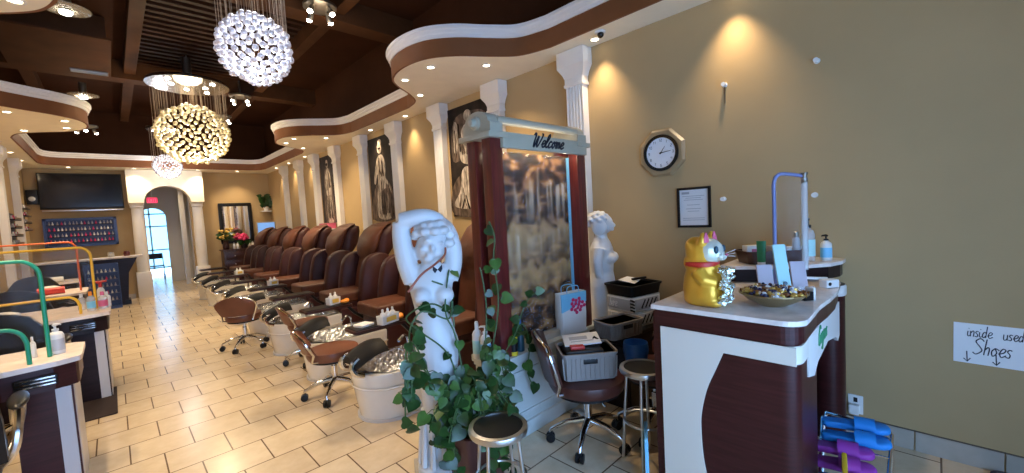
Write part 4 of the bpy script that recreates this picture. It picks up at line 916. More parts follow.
# ------------------------------------------------------------------ statues
def statue(name, label, loc, rz):
    t = thing(name, label, 'statue', loc, rz); b = MB()
    # local: faces -y, x to its left as seen from the front
    sec = [(0.40, .105, .085, .00, .0), (0.52, .108, .088, .0, .0), (0.66, .122, .096, .004, .0), (0.78, .135, .102, .006, 0), (0.86, .138, .104, .006, 0), (0.95, .118, .092, .0, 0), (1.02, .104, .084, -.004, 0), (1.10, .114, .090, -.006, 0), (1.18, .132, .094, -.004, 0), (1.25, .138, .086, 0, 0), (1.31, .105, .07, 0, 0), (1.345, .055, .052, .004, 0), (1.39, .046, .046, .01, -.005)]
    sec = [(z * .955, rx * .92, ry, a, c) for z, rx, ry, a, c in sec]
    b.loft([[(cx_ + rx * math.cos(2 * PI * k / 24), cy_ + ry * math.sin(2 * PI * k / 24), z) for k in range(24)] for z, rx, ry, cx_, cy_ in sec])
    HZ = Matrix.Translation((0, 0, 0))
    TL = Matrix.Rotation(.35, 4, 'Y')
    q = lambda x, y, z: tuple(V(0.01, -.02, 1.385) + TL @ V(x, y, z))                               # head, bowed to one side
    b.ell(q(0, 0, 0), (.086, .098, .112), TL); b.tube([(0, 0, 1.26), (.0, -.01, 1.33)], .05, 12)
    b.ell(q(0, -.100, -.012), (.014, .022, .026)); b.ell(q(0, -.082, -.075), (.032, .022, .022)); b.ell(q(0, -.092, -.045), (.026, .014, .008))
    for s in (-1, 1): b.ell(q(s * .042, -.076, -.03), (.026, .018, .022)); b.ell(q(s * .036, -.088, .026), (.026, .014, .010))
    for s in (-1, 1): b.ell((s * .060, -.080, 1.105), (.054, .052, .052))
    # arms raised with the forearms laid over the head
    b.tube(catmull([(-.098, .0, 1.185), (-.132, .005, 1.30), (-.148, .01, 1.42), (-.146, .005, 1.530)], 5), [.062 - .0008 * k for k in range(16)], 12)
    b.tube(catmull([(-.150, .0, 1.530), (-.06, -.02, 1.550), (.01, -.02, 1.55), (.075, -.01, 1.52)], 5), [.052 - .0009 * k for k in range(16)], 12)
    b.tube(catmull([(.100, .0, 1.18), (.130, .005, 1.26), (.140, .01, 1.35), (.128, .01, 1.42)], 5), [.058 - .0008 * k for k in range(16)], 12)
    b.tube(catmull([(.130, .01, 1.41), (.11, .01, 1.47), (.06, .01, 1.52), (.0, .012, 1.54)], 5), [.050 - .001 * k for k in range(16)], 12)
    for j in range(4): b.tube([(.07, -.03 - .012 * j, 1.53 - .008 * j), (.105, -.04 - .012 * j, 1.505 - .008 * j), (.125, -.045 - .012 * j, 1.475 - .006 * j)], [.013, .011, .008], 8)
    b.fused('figure', 'plaster', t, 0.008, 5)
    h = MB()
    for k in range(34):
        a = k * 2.4; z = 1 - (k + .5) / 34 * 1.15; rr = math.sqrt(max(0, 1 - z * z)); p = V(*q(.100 * rr * math.cos(a), .104 * rr * math.sin(a), .03 + .110 * z))
        if p.y < -.075 and p.z < 1.43: continue
        h.ell(p, (.036, .034, .026), u=8, v=6)
    h.fused('hair', 'plaster', t, 0.008, 2)
    d = MB(); d.lathe([(.15, .06), (.15, .10), (.11, .13), (.10, .22), (.115, .40), (.112, .43)], n=24, sy=.85)
    for k in range(12): a = 2 * PI * k / 12; d.tube([(.112 * math.cos(a), .095 * math.sin(a), .42), (.118 * math.cos(a), .10 * math.sin(a), .28), (.13 * math.cos(a), .11 * math.sin(a), .12)], [.008, .014, .02], 6)
    d.build('draped_base', 'plaster', t)
    MB().box((0, 0, .03), (.34, .32, .06), bev=.01).build('plinth', 'stone_base', t)
    return t
statue('plaster_statue', 'white plaster statue of a woman with arms folded over her head, wrapped in vines', (1.30, 2.03, 0), math.radians(-28))
# second statue: bust of a woman on a tapering pillar by the wall
t = thing('plaster_statue', 'white plaster woman statue half hidden behind the red fountain post', 'statue', (3.09, 2.06, 0), math.radians(25)); t.scale = (1.14, 1.14, 1.0)
b = MB(); sec = [(0.10, .095, .085), (0.40, .10, .09), (0.70, .115, .095), (0.86, .125, .10), (0.98, .105, .085), (1.08, .125, .092), (1.18, .140, .088), (1.24, .10, .07), (1.28, .05, .05), (1.33, .046, .046)]
b.loft([[(rx * math.cos(2 * PI * k / 20), ry * math.sin(2 * PI * k / 20), z) for k in range(20)] for z, rx, ry in sec])
b.ell((0, -.02, 1.40), (.068, .078, .09)); b.ell((0, -.098, 1.385), (.012, .02, .02)); b.ell((0, -.088, 1.35), (.024, .016, .014))
for s in (-1, 1): b.ell((s * .058, -.075, 1.10), (.05, .048, .05)); b.tube(catmull([(s * .13, 0, 1.20), (s * .16, .01, 1.08), (s * .15, .0, .95)], 4), [.045, .043, .042, .04, .038, .036, .034, .033, .032], 10)
b.fused('figure', 'plaster', t, .008, 2)
h = MB(); h.ell((0, .015, 1.425), (.078, .080, .078)); h.ell((0, .085, 1.42), (.05, .05, .05))
for k in range(30):
    a = k * 2.4; z = 1 - (k + .5) / 30 * 1.1; rr = math.sqrt(max(0, 1 - z * z)); p = V(.078 * rr * math.cos(a), .015 + .080 * rr * math.sin(a), 1.425 + .078 * z)
    if p.y > -.06 or p.z > 1.45: h.ell(p, (.024, .022, .018), u=8, v=6)
for s in (-1, 1): h.ell((s * .065, .0, 1.37), (.03, .06, .07))
h.fused('hair', 'plaster', t, .007, 1)
MB().box((0, 0, .05), (.26, .26, .10), bev=.01).build('plinth', 'plaster', t)

# ------------------------------------------------------------------ climbing pothos in a red pot
t = thing('potted_pothos', 'leafy green pothos in a dark red pot climbing the statue and fountain', 'plant', (1.40, 1.86, 0))
MB().loft([[(x, y, 0) for x, y in rrect(.24, .24, .02)], [(x, y, .36) for x, y in rrect(.32, .32, .025)], [(x, y, .36) for x, y in rrect(.28, .28, .02)], [(x, y, .30) for x, y in rrect(.27, .27, .02)]]).build('pot', 'pot', t)
MB().box((0, 0, .31), (.27, .27, .03)).build('soil', 'black_matte', t)
def leaf_into(mb, p, d, nrm_, s):
    d = d.normalized(); sd = d.cross(nrm_)
    if sd.length < 1e-4: sd = d.orthogonal()
    sd.normalize(); n_ = sd.cross(d)
    prof = [(0.0, .0), (-.10, .26), (.06, .46), (.32, .50), (.62, .36), (.86, .14), (1.0, .0)]
    mid = [mb.b.verts.new(p + d * (s * max(a, 0.0)) - n_ * (s * .10 * (a * a))) for a, w_ in prof]
    for sg in (1, -1):
        edge = [mb.b.verts.new(p + d * (s * a) + sd * (s * w_ * sg) + n_ * (s * (.14 * w_ - .10 * a * a))) for a, w_ in prof[1:-1]]
        for k in range(len(edge)):
            q = [mid[k], mid[k + 1], edge[k]] if k == 0 else [mid[k], mid[k + 1], edge[k], edge[k - 1]]
            mb.b.faces.new(q if sg > 0 else q[::-1])
        f_ = [mid[-2], mid[-1], edge[-1]]; mb.b.faces.new(f_ if sg > 0 else f_[::-1])
vn = MB(); lf = MB(); lf2 = MB(); ORG = V(1.40, 1.86, 0)
CV = V(0, 0, 1.55)
def vine(pts, step, s0, s1, r=.0045, spread=.05, light=.25):
    P_ = catmull([V(*p) - ORG for p in pts], 8); vn.tube(P_, r, 5)
    acc = 0; nxt = step * random.random()
    for a, b_ in zip(P_, P_[1:]):
        acc += (b_ - a).length
        if acc >= nxt:
            nxt += step * random.uniform(.7, 1.3)
            o_ = V(random.uniform(-1, 1), random.uniform(-1, 1), random.uniform(-.3, .8)).normalized() * spread * random.uniform(.5, 1.3)
            base = b_ + o_; vn.tube([b_, b_ + o_ * .5 + V(0, 0, .01), base], .0022, 4, cap=False)
            toc = (CV - (base + ORG)).normalized()
            n_ = (toc + V(random.uniform(-.7, .7), random.uniform(-.7, .7), random.uniform(-.2, .9))).normalized()
            d_ = V(random.uniform(-1, 1), random.uniform(-1, 1), random.uniform(-1.3, .1)); d_ = (d_ - n_ * d_.dot(n_)).normalized()
            leaf_into(lf2 if random.random() < light else lf, base, d_, n_, random.uniform(s0, s1))
random.seed(11)
for k in range(40):       # the mound that spills over the pot
    a = random.uniform(0, 2 * PI); rr = random.uniform(.10, .28); zt_ = random.uniform(.42, .64); zl = random.uniform(.10, .46)
    vine([(1.395 + .05 * math.cos(a), 1.84 + .05 * math.sin(a), .33), (1.395 + .45 * rr * math.cos(a), 1.84 + .45 * rr * math.sin(a), zt_), (1.395 + .85 * rr * math.cos(a), 1.84 + .85 * rr * math.sin(a), zt_ - .10), (1.395 + rr * math.cos(a), 1.84 + rr * math.sin(a), zl)], .050, .045, .085, .004, .045, .3)
for k in range(4):        # stems leaning out beside the statue towards the basins
    a = random.uniform(2.3, 4.2); vine([(1.38, 1.86, .34), (1.24 + .08 * math.cos(a), 1.84, .60), (1.08 + .08 * math.cos(a), 1.86 + .08 * math.sin(a), random.uniform(.75, 1.05)), (1.02 + .06 * math.cos(a), 1.88 + .1 * math.sin(a), random.uniform(.45, .8))], .075, .05, .085, .004, .04)
for k in range(4): vine([(1.45, 1.86, .34), (1.52, 1.84, random.uniform(.6, .75)), (1.60, 1.82, random.uniform(.6, .80)), (1.64 + .05 * random.random(), 1.82, random.uniform(.30, .6))], .055, .05, .085, .004, .04)
# long runners: round the statue and up the red post
vine([(1.36, 1.90, .40), (1.08, 1.92, .85), (1.13, 1.89, 1.05), (1.30, 1.88, .98), (1.36, 1.95, 1.12), (1.22, 1.90, 1.20)], .20, .05, .07, .005, .03)
vine([(1.36, 1.90, .40), (1.30, 1.89, .75), (1.12, 1.90, .95), (1.09, 1.97, 1.02), (1.20, 1.89, 1.08), (1.36, 1.93, .98)], .20, .05, .07, .005, .03)
vine([(1.40, 1.88, .40), (1.34, 1.88, .85), (1.28, 1.88, 1.02), (1.35, 1.93, 1.22), (1.40, 1.98, 1.20), (1.38, 1.95, .90)], .22, .05, .08, .005, .03)
vine([(1.50, 1.90, .45), (1.65, 1.92, .75), (1.71, 1.92, 1.0), (1.69, 1.92, 1.25), (1.70, 1.91, 1.40), (1.67, 1.92, 1.50)], .095, .055, .085, .005, .04, .6)
vine([(1.50, 1.90, .42), (1.60, 1.95, .70), (1.64, 1.96, .95), (1.62, 1.95, 1.12), (1.60, 1.95, 1.22)], .13, .05, .08, .005, .04, .5)
vine([(1.62, 1.92, .55), (1.80, 1.925, .70), (1.90, 1.925, .80), (1.96, 1.93, .74), (1.97, 1.925, .62), (1.94, 1.92, .45), (1.99, 1.915, .34)], .085, .05, .08, .004, .03, .3)
vine([(1.85, 1.925, .75), (1.95, 1.925, .92), (2.05, 1.925, .98), (2.10, 1.925, .93)], .085, .05, .08, .004, .03, .3)
vn.build('vines', 'stem', t); lf.build('foliage', 'leaf', t, ang=180); lf2.build('young_foliage', 'leaf_light', t, ang=180)
# pink twig across the statue's chest with a small butterfly
t = thing('twig_garland', 'thin pink twig with a dark butterfly laid across the statue chest', 'garland', (0, 0, 0))
MB().tube(catmull([(1.06, 1.88, 1.17), (1.13, 1.86, 1.25), (1.22, 1.87, 1.29), (1.31, 1.90, 1.33), (1.335, 1.92, 1.37)], 6), .006, 6).build('twig', 'branch', t)
b = MB()
for s in (-1, 1): b.prism([(1.24, 1.262), (1.24 + s * .028, 1.285), (1.24 + s * .030, 1.262), (1.24 + s * .018, 1.245)], 1.868, 1.871, 'y')
b.build('butterfly', 'ink', t, smooth=False)

# ------------------------------------------------------------------ stools
def round_stool(label, loc, R, h, top_m, leg_m, feet=4):
    t = thing('round_stool', label, 'stool', loc, .35, 'round bar stools')
    MB().lathe([(R - .022, h - .030), (R - .018, h - .004), (0.02, h)], n=36).build('seat', top_m, t)
    MB().lathe([(R - .02, h - .035), (R, h - .03), (R + .004, h - .015), (R, h - .001), (R - .022, h + .001), (R - .022, h - .03)], n=36, cap=False).build('seat_rim', leg_m, t)
    for k in range(feet):
        a = 2 * PI * k / feet; c_, s_ = math.cos(a), math.sin(a)
        MB().tube([(.72 * R * c_, .72 * R * s_, h - .03), (1.02 * R * c_, 1.02 * R * s_, .01)], .009, 10).build('leg', leg_m, t)
    MB().tube([(.88 * R * math.cos(2 * PI * k / 24), .88 * R * math.sin(2 * PI * k / 24), h * .45) for k in range(24)], .008, 8, closed=True).build('foot_ring', leg_m, t)
    return t
round_stool('round stool with black seat and pale metal rim in front of the pothos pot', (1.31, 1.53, 0), .148, .485, 'black', 'steel')
t = round_stool('round black stool with bright rim tucked behind the reception desk side', (2.19, 1.205, 0), .135, .59, 'black', 'steel')
t['group'] = 'round bar stools'
o = MB().box((0, 0, .15), (.20, .02, .30), bev=.005).build('floor_board', 'lightblue'); o.location = (2.03, 1.115, 0.001); o.rotation_euler = (0, 0, .50); tag(o, 'narrow light blue board leaning upright at the back of the reception desk', 'board')

# ------------------------------------------------------------------ salon chairs on castors
def salon_chair(label, loc, rz, leather, group, seat_h=.46, R=.21, cat='chair', back=True, tall=.36):
    # local: backrest on -x, the sitter faces +x
    t = thing('salon_chair', label, cat, loc, rz, group)
    pr = [(.02, seat_h - .09), (R * .93, seat_h - .085), (R, seat_h - .05), (R * .97, seat_h - .012), (R * .7, seat_h + .004), (.02, seat_h + .008)]
    MB().lathe(pr, n=36, sx=1.05).build('seat', leather, t)
    MB().lathe([(R * .9, seat_h - .105), (R * .9, seat_h - .09)], n=28).build('seat_pan', 'black', t)
    MB().lathe([(.026, .13), (.026, .27), (.017, .275), (.017, seat_h - .10)], n=16).build('gas_lift', 'chrome', t)
    MB().tube([(.02, -.02, seat_h - .115), (.06, -.16, seat_h - .125), (.07, -.20, seat_h - .135)], .006, 8).build('lever', 'chrome', t)
    for k in range(5):
        a = 2 * PI * k / 5 + .5; c_, s_ = math.cos(a), math.sin(a)
        lg_ = MB().tube([(.02 * c_, .02 * s_, .15), (.14 * c_, .14 * s_, .135), (.25 * c_, .25 * s_, .085), (.255 * c_, .255 * s_, .06)], [.024, .020, .014, .010], 10).build('base_arm', 'chrome', t)
        w_ = MB()
        for s in (-1, 1): w_.lathe([(.012, -.011), (.030, -.009), (.030, .009), (.012, .011)], n=18, c=(.255 * c_ + s * .015 * -s_, .255 * s_ + s * .015 * c_, .031), mtx=Matrix.Rotation(a, 4, 'Z') @ Matrix.Rotation(PI / 2, 4, 'X'))
        w_.box((.255 * c_, .255 * s_, .05), (.03, .028, .03), Matrix.Rotation(a, 4, 'Z'), bev=.004); w_.build('caster', 'black', lg_)
    if back:
        rows = []; n = 9
        for j in range(7):
            v = j / 6; z = seat_h + .0 + tall * v; wdt = (.17 + .05 * math.sin(v * PI * .55)) * (1 if v < .8 else 1 - (v - .8) * 1.0)
            for_ = []
            ring = []
            for k in range(n): u = k / (n - 1) * 2 - 1; ring.append((-R * .98 - .07 * v + .055 * u * u, u * wdt, z - .05 * v * u * u))
            for k in range(n - 1, -1, -1): u = k / (n - 1) * 2 - 1; ring.append((-R * .98 - .07 * v + .055 * u * u - .045, u * wdt * 1.02, z - .05 * v * u * u))
            rows.append(ring)
        MB().loft(rows).build('backrest', leather, t, ang=60)
        fr_ = [(q[0] - .022, q[1] * 1.05, q[2]) for q in ([rows[j][n - 1] for j in range(7)] + [rows[6][k] for k in range(n - 2, 0, -1)] + [rows[j][0] for j in range(6, -1, -1)])]
        MB().tube([(-.05, .08, seat_h - .10), (-R * .9, .165, seat_h - .06)] + fr_ + [(-R * .9, -.165, seat_h - .06), (-.05, -.08, seat_h - .10)], .011, 8).build('back_frame', 'chrome', t)
    return t
SG = 'brown technician chairs'
salon_chair('brown salon chair holding a grey basket, between fountain and reception desk', (2.16, 1.60, 0), math.radians(-42), 'salon_leather', SG, .46, .24, 'chair', True, .30)
salon_chair('brown salon chair behind the first one, beside the blue bucket', (2.57, 1.33, 0), math.radians(160), 'salon_leather', SG, .47, .20, 'chair', True, .20)
salon_chair('brown technician chair on castors at the foot bath closest to the statue', (1.33, 3.76, 0), math.radians(-12), 'stool_leather', SG, .44, .21, 'chair', True, .19)
salon_chair('brown technician chair between the second and third foot baths', (1.50, 4.92, 0), math.radians(-5), 'stool_leather', SG, .47, .20, 'chair', True, .19)
salon_chair('brown technician chair turned away beside the fourth foot bath', (1.12, 6.18, 0), math.radians(60), 'stool_leather', SG, .46, .20, 'chair', True, .24)
SEAT = .469
b1 = basket('storage_basket', 'grey woven plastic basket full of dark things on the salon chair', (2.15, 1.59, SEAT), math.radians(-40), .35, .25, .17, 'basket')
t = thing('hair_dryer', 'dark folded tool lying in the grey basket on the salon chair', 'tool', (2.13, 1.60, SEAT + .075), math.radians(-40))
MB().box((0, 0, .06), (.25, .16, .09), bev=.02).build('body', 'black', t); MB().box((-.04, -.03, .115), (.09, .05, .02), bev=.004).build('red_tag', 'red', t); MB().tube([(.06, .04, .1), (.10, .06, .14), (.13, .02, .12)], .012, 8).build('handle', 'black', t)
t = thing('magazine', 'white printed magazine lying on top of the grey basket', 'magazine', (2.19, 1.65, SEAT + .205), math.radians(-30)); t.rotation_euler = (.12, -.06, math.radians(-45))
MB().box((0, 0, 0), (.24, .17, .010), bev=.002).build('cover', 'paper', t); MB().box((-.02, .01, .0056), (.12, .05, .001)).box((.0, -.04, .0056), (.15, .012, .001)).build('printed_lines', 'zebra_grey', t)
salon_top = .469
t = thing('storage_bench', 'low dark cabinet against the wall behind the salon chairs', 'cabinet', (2.98, 1.755, 0))
MB().box((0, 0, .27), (.58, .33, .54), bev=.006).build('carcass', 'ebony', t)
for s in (-1, 1): d_ = MB().box((-.297, s * .081, .28), (.016, .155, .44), bev=.003).build('door', 'ebony', t); MB().tube([(-.312, s * .04, .30), (-.312, s * .04, .38)], .006, 8).build('handle', 'steel', d_)
MB().box((-.0, 0, .555), (.62, .345, .028), bev=.004).build('top', 'black', t)
BT = .57
ZR = math.radians(0)
for k, (z, lb) in enumerate(((BT, 'lower'), (BT + .125, 'upper'))):
    t = thing('plastic_drawer_unit', '%s white plastic drawer with zebra corners on the dark cabinet' % lb, 'storage box', (3.08, 1.76, z), math.radians(-12), 'zebra pattern storage drawers')
    MB().box((0, 0, .06), (.34, .27, .12), bev=.008).build('shell', 'white', t)
    MB().box((0, -.142, .06), (.27, .008, .085), bev=.003).build('front_panel', 'zebra_grey', t); MB().box((-.172, 0, .06), (.008, .25, .085), bev=.003).build('end_panel', 'zebra_grey', t)
    zb = MB()
    for j in range(4): zb.box((-.167, -.137, .02 + .026 * j), (.03, .026, .012), Matrix.Rotation(.5, 4, 'Y')); zb.box((-.05 + .045 * j, -.1475, .06), (.012, .004, .08), Matrix.Rotation(.6, 4, 'Y'))
    zb.build('zebra_pattern', 'black', t, smooth=False)
    lh = MB(); write(lh, 'here', (-.178, .10, .035), (0, -1, 0), (0, 0, 1), .075, .003, (0, 0, 0)); lh.build('lettering', 'white', t)
t = basket('storage_tray', 'black open tray of papers on top of the zebra drawers', (3.08, 1.76, BT + .251), math.radians(-12), .37, .30, .085, 'black', False)
o = MB().prism([(-.09, -.06), (.10, -.08), (.12, .05), (-.03, .09)], 0, .004, 'z').build('folded_papers', 'paper'); o.location = (3.10, 1.80, BT + .345); o.rotation_euler = (.08, -.06, .3); tag(o, 'crumpled white papers lying on the black tray', 'papers')
o = MB().box((0, 0, 0), (.15, .025, .018), bev=.004).build('remote_control', 'black'); o.location = (3.15, 1.74, BT + .362); o.rotation_euler = (0, 0, -.3); tag(o, 'black stick-like remote lying on the papers in the tray', 'remote')
basket('storage_basket', 'grey woven plastic basket behind the first, on the dark cabinet', (2.70, 1.68, BT + .001), math.radians(-15), .32, .21, .12, 'basket')
o = MB().lathe([(.07, 0), (.085, .09), (.08, .14), (.078, .14), (.07, .02)], n=24).build('blue_bucket', 'blue_plastic'); o.location = (2.49, 1.42, .479); tag(o, 'blue plastic bucket wedged between the two salon chairs', 'bucket')
t = thing('dark_handbag', 'dark slouchy bag on the second salon chair behind the blue bucket', 'bag', (2.65, 1.27, .48))
b = MB(); b.ell((0, 0, .05), (.12, .08, .055)); b.ell((.02, .02, .07), (.07, .06, .04)); b.fused('bag_body', 'black_matte', t, .012, 4); MB().tube(catmull([(-.05, -.1, .12), (-.08, -.05, .18), (-.06, .05, .18), (-.03, .1, .13)], 5), .008, 8).build('strap', 'black', t)

# ------------------------------------------------------------------ pedicure spa chairs
def make_spa():
    # local: x towards the wall, origin on the floor at the front of the foot bath
    t = thing('pedicure_chair', 'x', 'spa chair', (0, 0, 0), 0, 'pedicure spa chairs')
    def boat(L, W, z, tp=0.0): return [(tp + .30 - (.30) * math.cos(a) if False else tp + L * .40 * (1 - math.cos(a)) , W * math.sin(a), z) for a in [PI / 2 * k / 10 for k in range(11)]]
    def ringb(x0, x1, hwid, z):
        fr_ = [(x0 + .26 - .26 * math.cos(a), hwid * math.sin(a)) for a in [PI / 2 * k / 9 for k in range(10)]]
        pts = [(x, y) for x, y in fr_] + [(x1, hwid)]
        return [(x, y, z) for x, y in pts] + [(x, -y, z) for x, y in pts[::-1][:-1]]
    MB().loft([ringb(.05, .78, .23, 0), ringb(.045, .78, .235, .03), ringb(.035, .78, .25, .10), ringb(.012, .78, .27, .26), ringb(.0, .78, .28, .36), ringb(.004, .78, .277, .385), ringb(.03, .76, .25, .388), ringb(.10, .70, .19, .25), ringb(.14, .66, .15, .20)]).build('foot_bath', 'basin', t)
    MB().loft([ringb(.03, .79, .255, .0), ringb(.03, .79, .255, .018)]).build('foot_bath_skirt', 'strip_grey', t)
    MB().loft([ringb(-.002, .78, .283, .262), ringb(-.006, .78, .287, .270), ringb(-.002, .78, .283, .280)], cap=False).build('bath_band', 'basin', t)
    ln_ = MB(); rg = [ringb(.02, .77, .262, .392), ringb(.05, .75, .235, .398), ringb(.12, .70, .18, .31), ringb(.16, .66, .13, .26)]
    rng = random.Random(3)
    rg = [[(p[0] + rng.uniform(-.008, .008), p[1] + rng.uniform(-.010, .010), p[2] + rng.uniform(-.006, .012)) for p in r_] for r_ in rg]
    ln_.loft(rg, cap=False); ln_.b.faces.new([v for v in list(ln_.b.verts)[-len(rg[-1]):]]); ln_.build('bath_liner', 'liner', t)
    # padded footrest over the front of the bath on chrome hoops
    fp_ = []
    for k in range(9):
        a = k / 8; x = -.03 + .27 * a; z = .49 + .085 * math.sin(a * PI * .62); hwid = .135 + .02 * math.sin(a * PI)
        ring = []
        for j in range(12): b_ = 2 * PI * j / 12; ring.append((x, hwid * math.cos(b_), z + .028 * math.sin(b_) - .05 * (math.cos(b_) ** 2)))
        fp_.append(ring)
    MB().loft(fp_).build('footrest', 'black_matte', t)
    for s in (-1, 1): MB().tube(catmull([(.03, s * .13, .38), (-.03, s * .115, .41), (-.045, s * .10, .47), (.01, s * .09, .51)], 5), .020, 8).build('footrest_bracket', 'chrome', t)
    MB().tube(catmull([(.55, .12, .39), (.55, .12, .50), (.50, .10, .53), (.44, .08, .50)], 5), .014, 8).build('faucet', 'chrome', t)
    MB().box((1.12, 0, .22), (.72, .60, .44), bev=.03).build('chair_base', 'arm_leather', t)
    MB().box((1.01, 0, .565), (.66, .52, .14), bev=.04, seg=4).build('seat', 'leather_worn', t)
    MB().box((1.03, 0, .46), (.58, .50, .12), bev=.03, seg=3).build('seat_base', 'arm_leather', t)
    # back with a draped head cushion
    sec = [(.56, 1.26, .27, .10), (.80, 1.32, .28, .10), (1.00, 1.38, .285, .11), (1.10, 1.44, .29, .16), (1.20, 1.47, .29, .18), (1.34, 1.50, .285, .18), (1.42, 1.52, .27, .15), (1.455, 1.53, .22, .09)]
    MB().loft([[(cx_ + d_ * math.cos(a) * (1 if abs(math.cos(a)) < 2 else 1), w_ * (abs(math.sin(a)) ** .6) * (1 if math.sin(a) >= 0 else -1), z + d_ * .3 * math.cos(a)) for a in [2 * PI * k / 20 for k in range(20)]] for z, cx_, w_, d_ in sec]).build('backrest', 'arm_leather', t, ang=60)
    fr_ = []
    for z, x, w_, d_ in ((.60, 1.155, .19, .03), (.75, 1.19, .20, .045), (.90, 1.225, .205, .05), (1.02, 1.26, .20, .045), (1.05, 1.275, .21, .06), (1.11, 1.28, .25, .11), (1.20, 1.30, .27, .13), (1.32, 1.34, .272, .13), (1.42, 1.41, .265, .11), (1.475, 1.49, .25, .07), (1.485, 1.58, .20, .03)):
        fr_.append([(x - d_ * math.cos(a) * .8, w_ * math.sin(a), z - .03 * math.cos(a)) for a in [2 * PI * k / 18 for k in range(18)]])
    MB().loft(fr_).build('head_cushion', 'leather_worn', t, ang=70)
    for s in (-1, 1):
        pr = [(1.00, .40), (1.20, .40), (1.40, .42), (1.43, .80), (1.44, 1.00), (1.39, 1.08), (1.29, 1.11), (1.18, 1.09), (1.09, 1.02), (1.04, .88), (1.00, .66)]
        a_ = [(p.x, p.y) for p in catmull([(x, z, 0) for x, z in pr], 4, True)]
        n = len(a_); cxm = sum(p[0] for p in a_) / n; czm = sum(p[1] for p in a_) / n
        yo, yi = s * .40, s * .265
        sh = lambda f: [(cxm + (p[0] - cxm) * f, czm + (p[1] - czm) * f) for p in a_]
        MB().loft([[(x, yi, z) for x, z in sh(.93)], [(x, yi + s * .02, z) for x, z in a_], [(x, yo - s * .02, z) for x, z in a_], [(x, yo, z) for x, z in sh(.93)]]).build('armrest', 'arm_leather', t, ang=60)
    tr = MB().prism(rrect(.50, .24, .03, 4, (.38, .34)), .60, .625, 'z').build('tray', 'cherry_dark', t)
    MB().box((.38, .34, .629), (.46, .20, .006)).build('tray_mat', 'black', tr)
    MB().tube([(.60, .33, .60), (.68, .31, .50), (.80, .28, .40)], .018, 8).build('tray_arm', 'black', t)
    return t
spaY = [3.12, 4.33, 5.53, 6.73, 7.90, 9.08, 10.24, 11.40]
spa = make_spa()
for k, y in enumerate(spaY):
    lb = 'brown pedicure spa chair with white foot bath, %s of the row from the statue' % ORD[k]
    if k == 0: spa.location = (1.24, y, 0); spa['label'] = lb
    else: dup(spa, (1.24, y, 0), 0, lb)
# caddies with pump bottles on the trays
def caddy(k, y, x, n):
    lb = ORD[k]
    t = thing('bottle_caddy', 'white caddy on the tray of the %s pedicure chair' % lb, 'caddy', (x, y, .639), .3, 'white caddies on the spa trays')
    w_ = .058 * n + .02
    b = MB(); b.loft([[(p, q, 0) for p, q in rrect(w_, .08, .01, 2)], [(p, q, .075) for p, q in rrect(w_ * 1.04, .085, .01, 2)], [(p, q, .075) for p, q in rrect(w_ * .96, .076, .01, 2)], [(p, q, .004) for p, q in rrect(w_ * .92, .07, .01, 2)]]); b.build('box', 'white', t)
    MB().box((0, -.043, .04), (w_ * .6, .002, .04)).build('label_patch', 'petal_yellow', t)
    c_, s_ = math.cos(.3), math.sin(.3)
    for j in range(n):
        u = (j - (n - 1) / 2) * .058
        bottle('lotion_bottle', 'small white %s in the caddy of the %s pedicure chair' % (('bottle at one end', 'bottle in the middle', 'bottle at the other end')[j] if n == 3 else 'bottle %s' % ('at one end', 'at the other end')[j], lb), (x + u * c_, y + u * s_, .644), .024, .125, 'white', 'white', 'lotion bottles in the spa caddies')
caddy(0, 3.36, 1.68, 3)
for k, n in ((1, 2), (3, 2), (5, 2)): caddy(k, spaY[k] + .34, 1.70, n)
for k in (0, 1):
    o = MB().ell((0, 0, .022), (.05, .04, .022)).ell((.03, .02, .03), (.03, .03, .018)).build('orange_cloth', 'orange'); o.location = (1.81, spaY[k] + .30, .633); tag(o, 'bunched orange cloth beside the caddy of the %s pedicure chair' % ORD[k], 'cloth')
o = MB().box((0, 0, .012), (.13, .12, .022), bev=.006).build('folded_towel', 'paper'); o.location = (1.50, spaY[0] + .34, .633); o.rotation_euler = (0, 0, .3); tag(o, 'small folded cream towel on the first spa chair tray', 'towel')

# ------------------------------------------------------------------ end wall: TV, polish rack, bar, cabinet, mirror, monitor
t = thing('television', 'large flat black television mounted on the end wall', 'television', (-0.39, YB - .14, 2.54))
MB().box((0, 0, 0), (1.30, .05, .78), bev=.008).build('bezel', 'black', t); MB().box((0, -.027, .01), (1.26, .004, .72)).build('screen', 'screen', t); MB().box((0, .08, 0), (.4, .11, .3)).build('wall_mount', 'black', t); MB().box((0, -.02, -.42), (1.25, .05, .03), bev=.005).build('sound_bar', 'steel', t)
t = thing('wall_speaker', 'small black speaker fixed on the wall beside the television', 'speaker', (-1.13, YB - .12, 2.42)); MB().box((0, 0, 0), (.16, .18, .30), bev=.01).build('cabinet', 'black', t); MB().lathe([(.05, 0), (.03, .008)], n=18, c=(0, -.09, -.04), mtx=Matrix.Rotation(PI / 2, 4, 'X')).build('cone', 'zebra_grey', t); MB().box((0, .1, 0), (.05, .03, .06)).build('bracket', 'black', t)
polish = MB().lathe([(.016, 0), (.016, .035), (.007, .038), (.006, .07)], n=8).mesh('polish_bottle'); polish.materials.append(M['polish_dots'])
pol2 = MB().lathe([(.016, 0), (.016, .035), (.007, .038), (.006, .07)], n=8).mesh('polish_bottle'); pol2.materials.append(M['floral_pink'])
pol3 = MB().lathe([(.016, 0), (.016, .035), (.007, .038), (.006, .07)], n=8).mesh('polish_bottle'); pol3.materials.append(M['white'])
def polish_bottle(loc, label, group):
    o = bpy.data.objects.new('polish_bottle', random.choice([polish, polish, pol2, pol3])); C.objects.link(o); o.location = loc; tag(o, label, 'bottle', group)
t = thing('polish_display', 'wide navy nail polish display hung under the television', 'display rack', (-.47, YB - .02, 1.32))
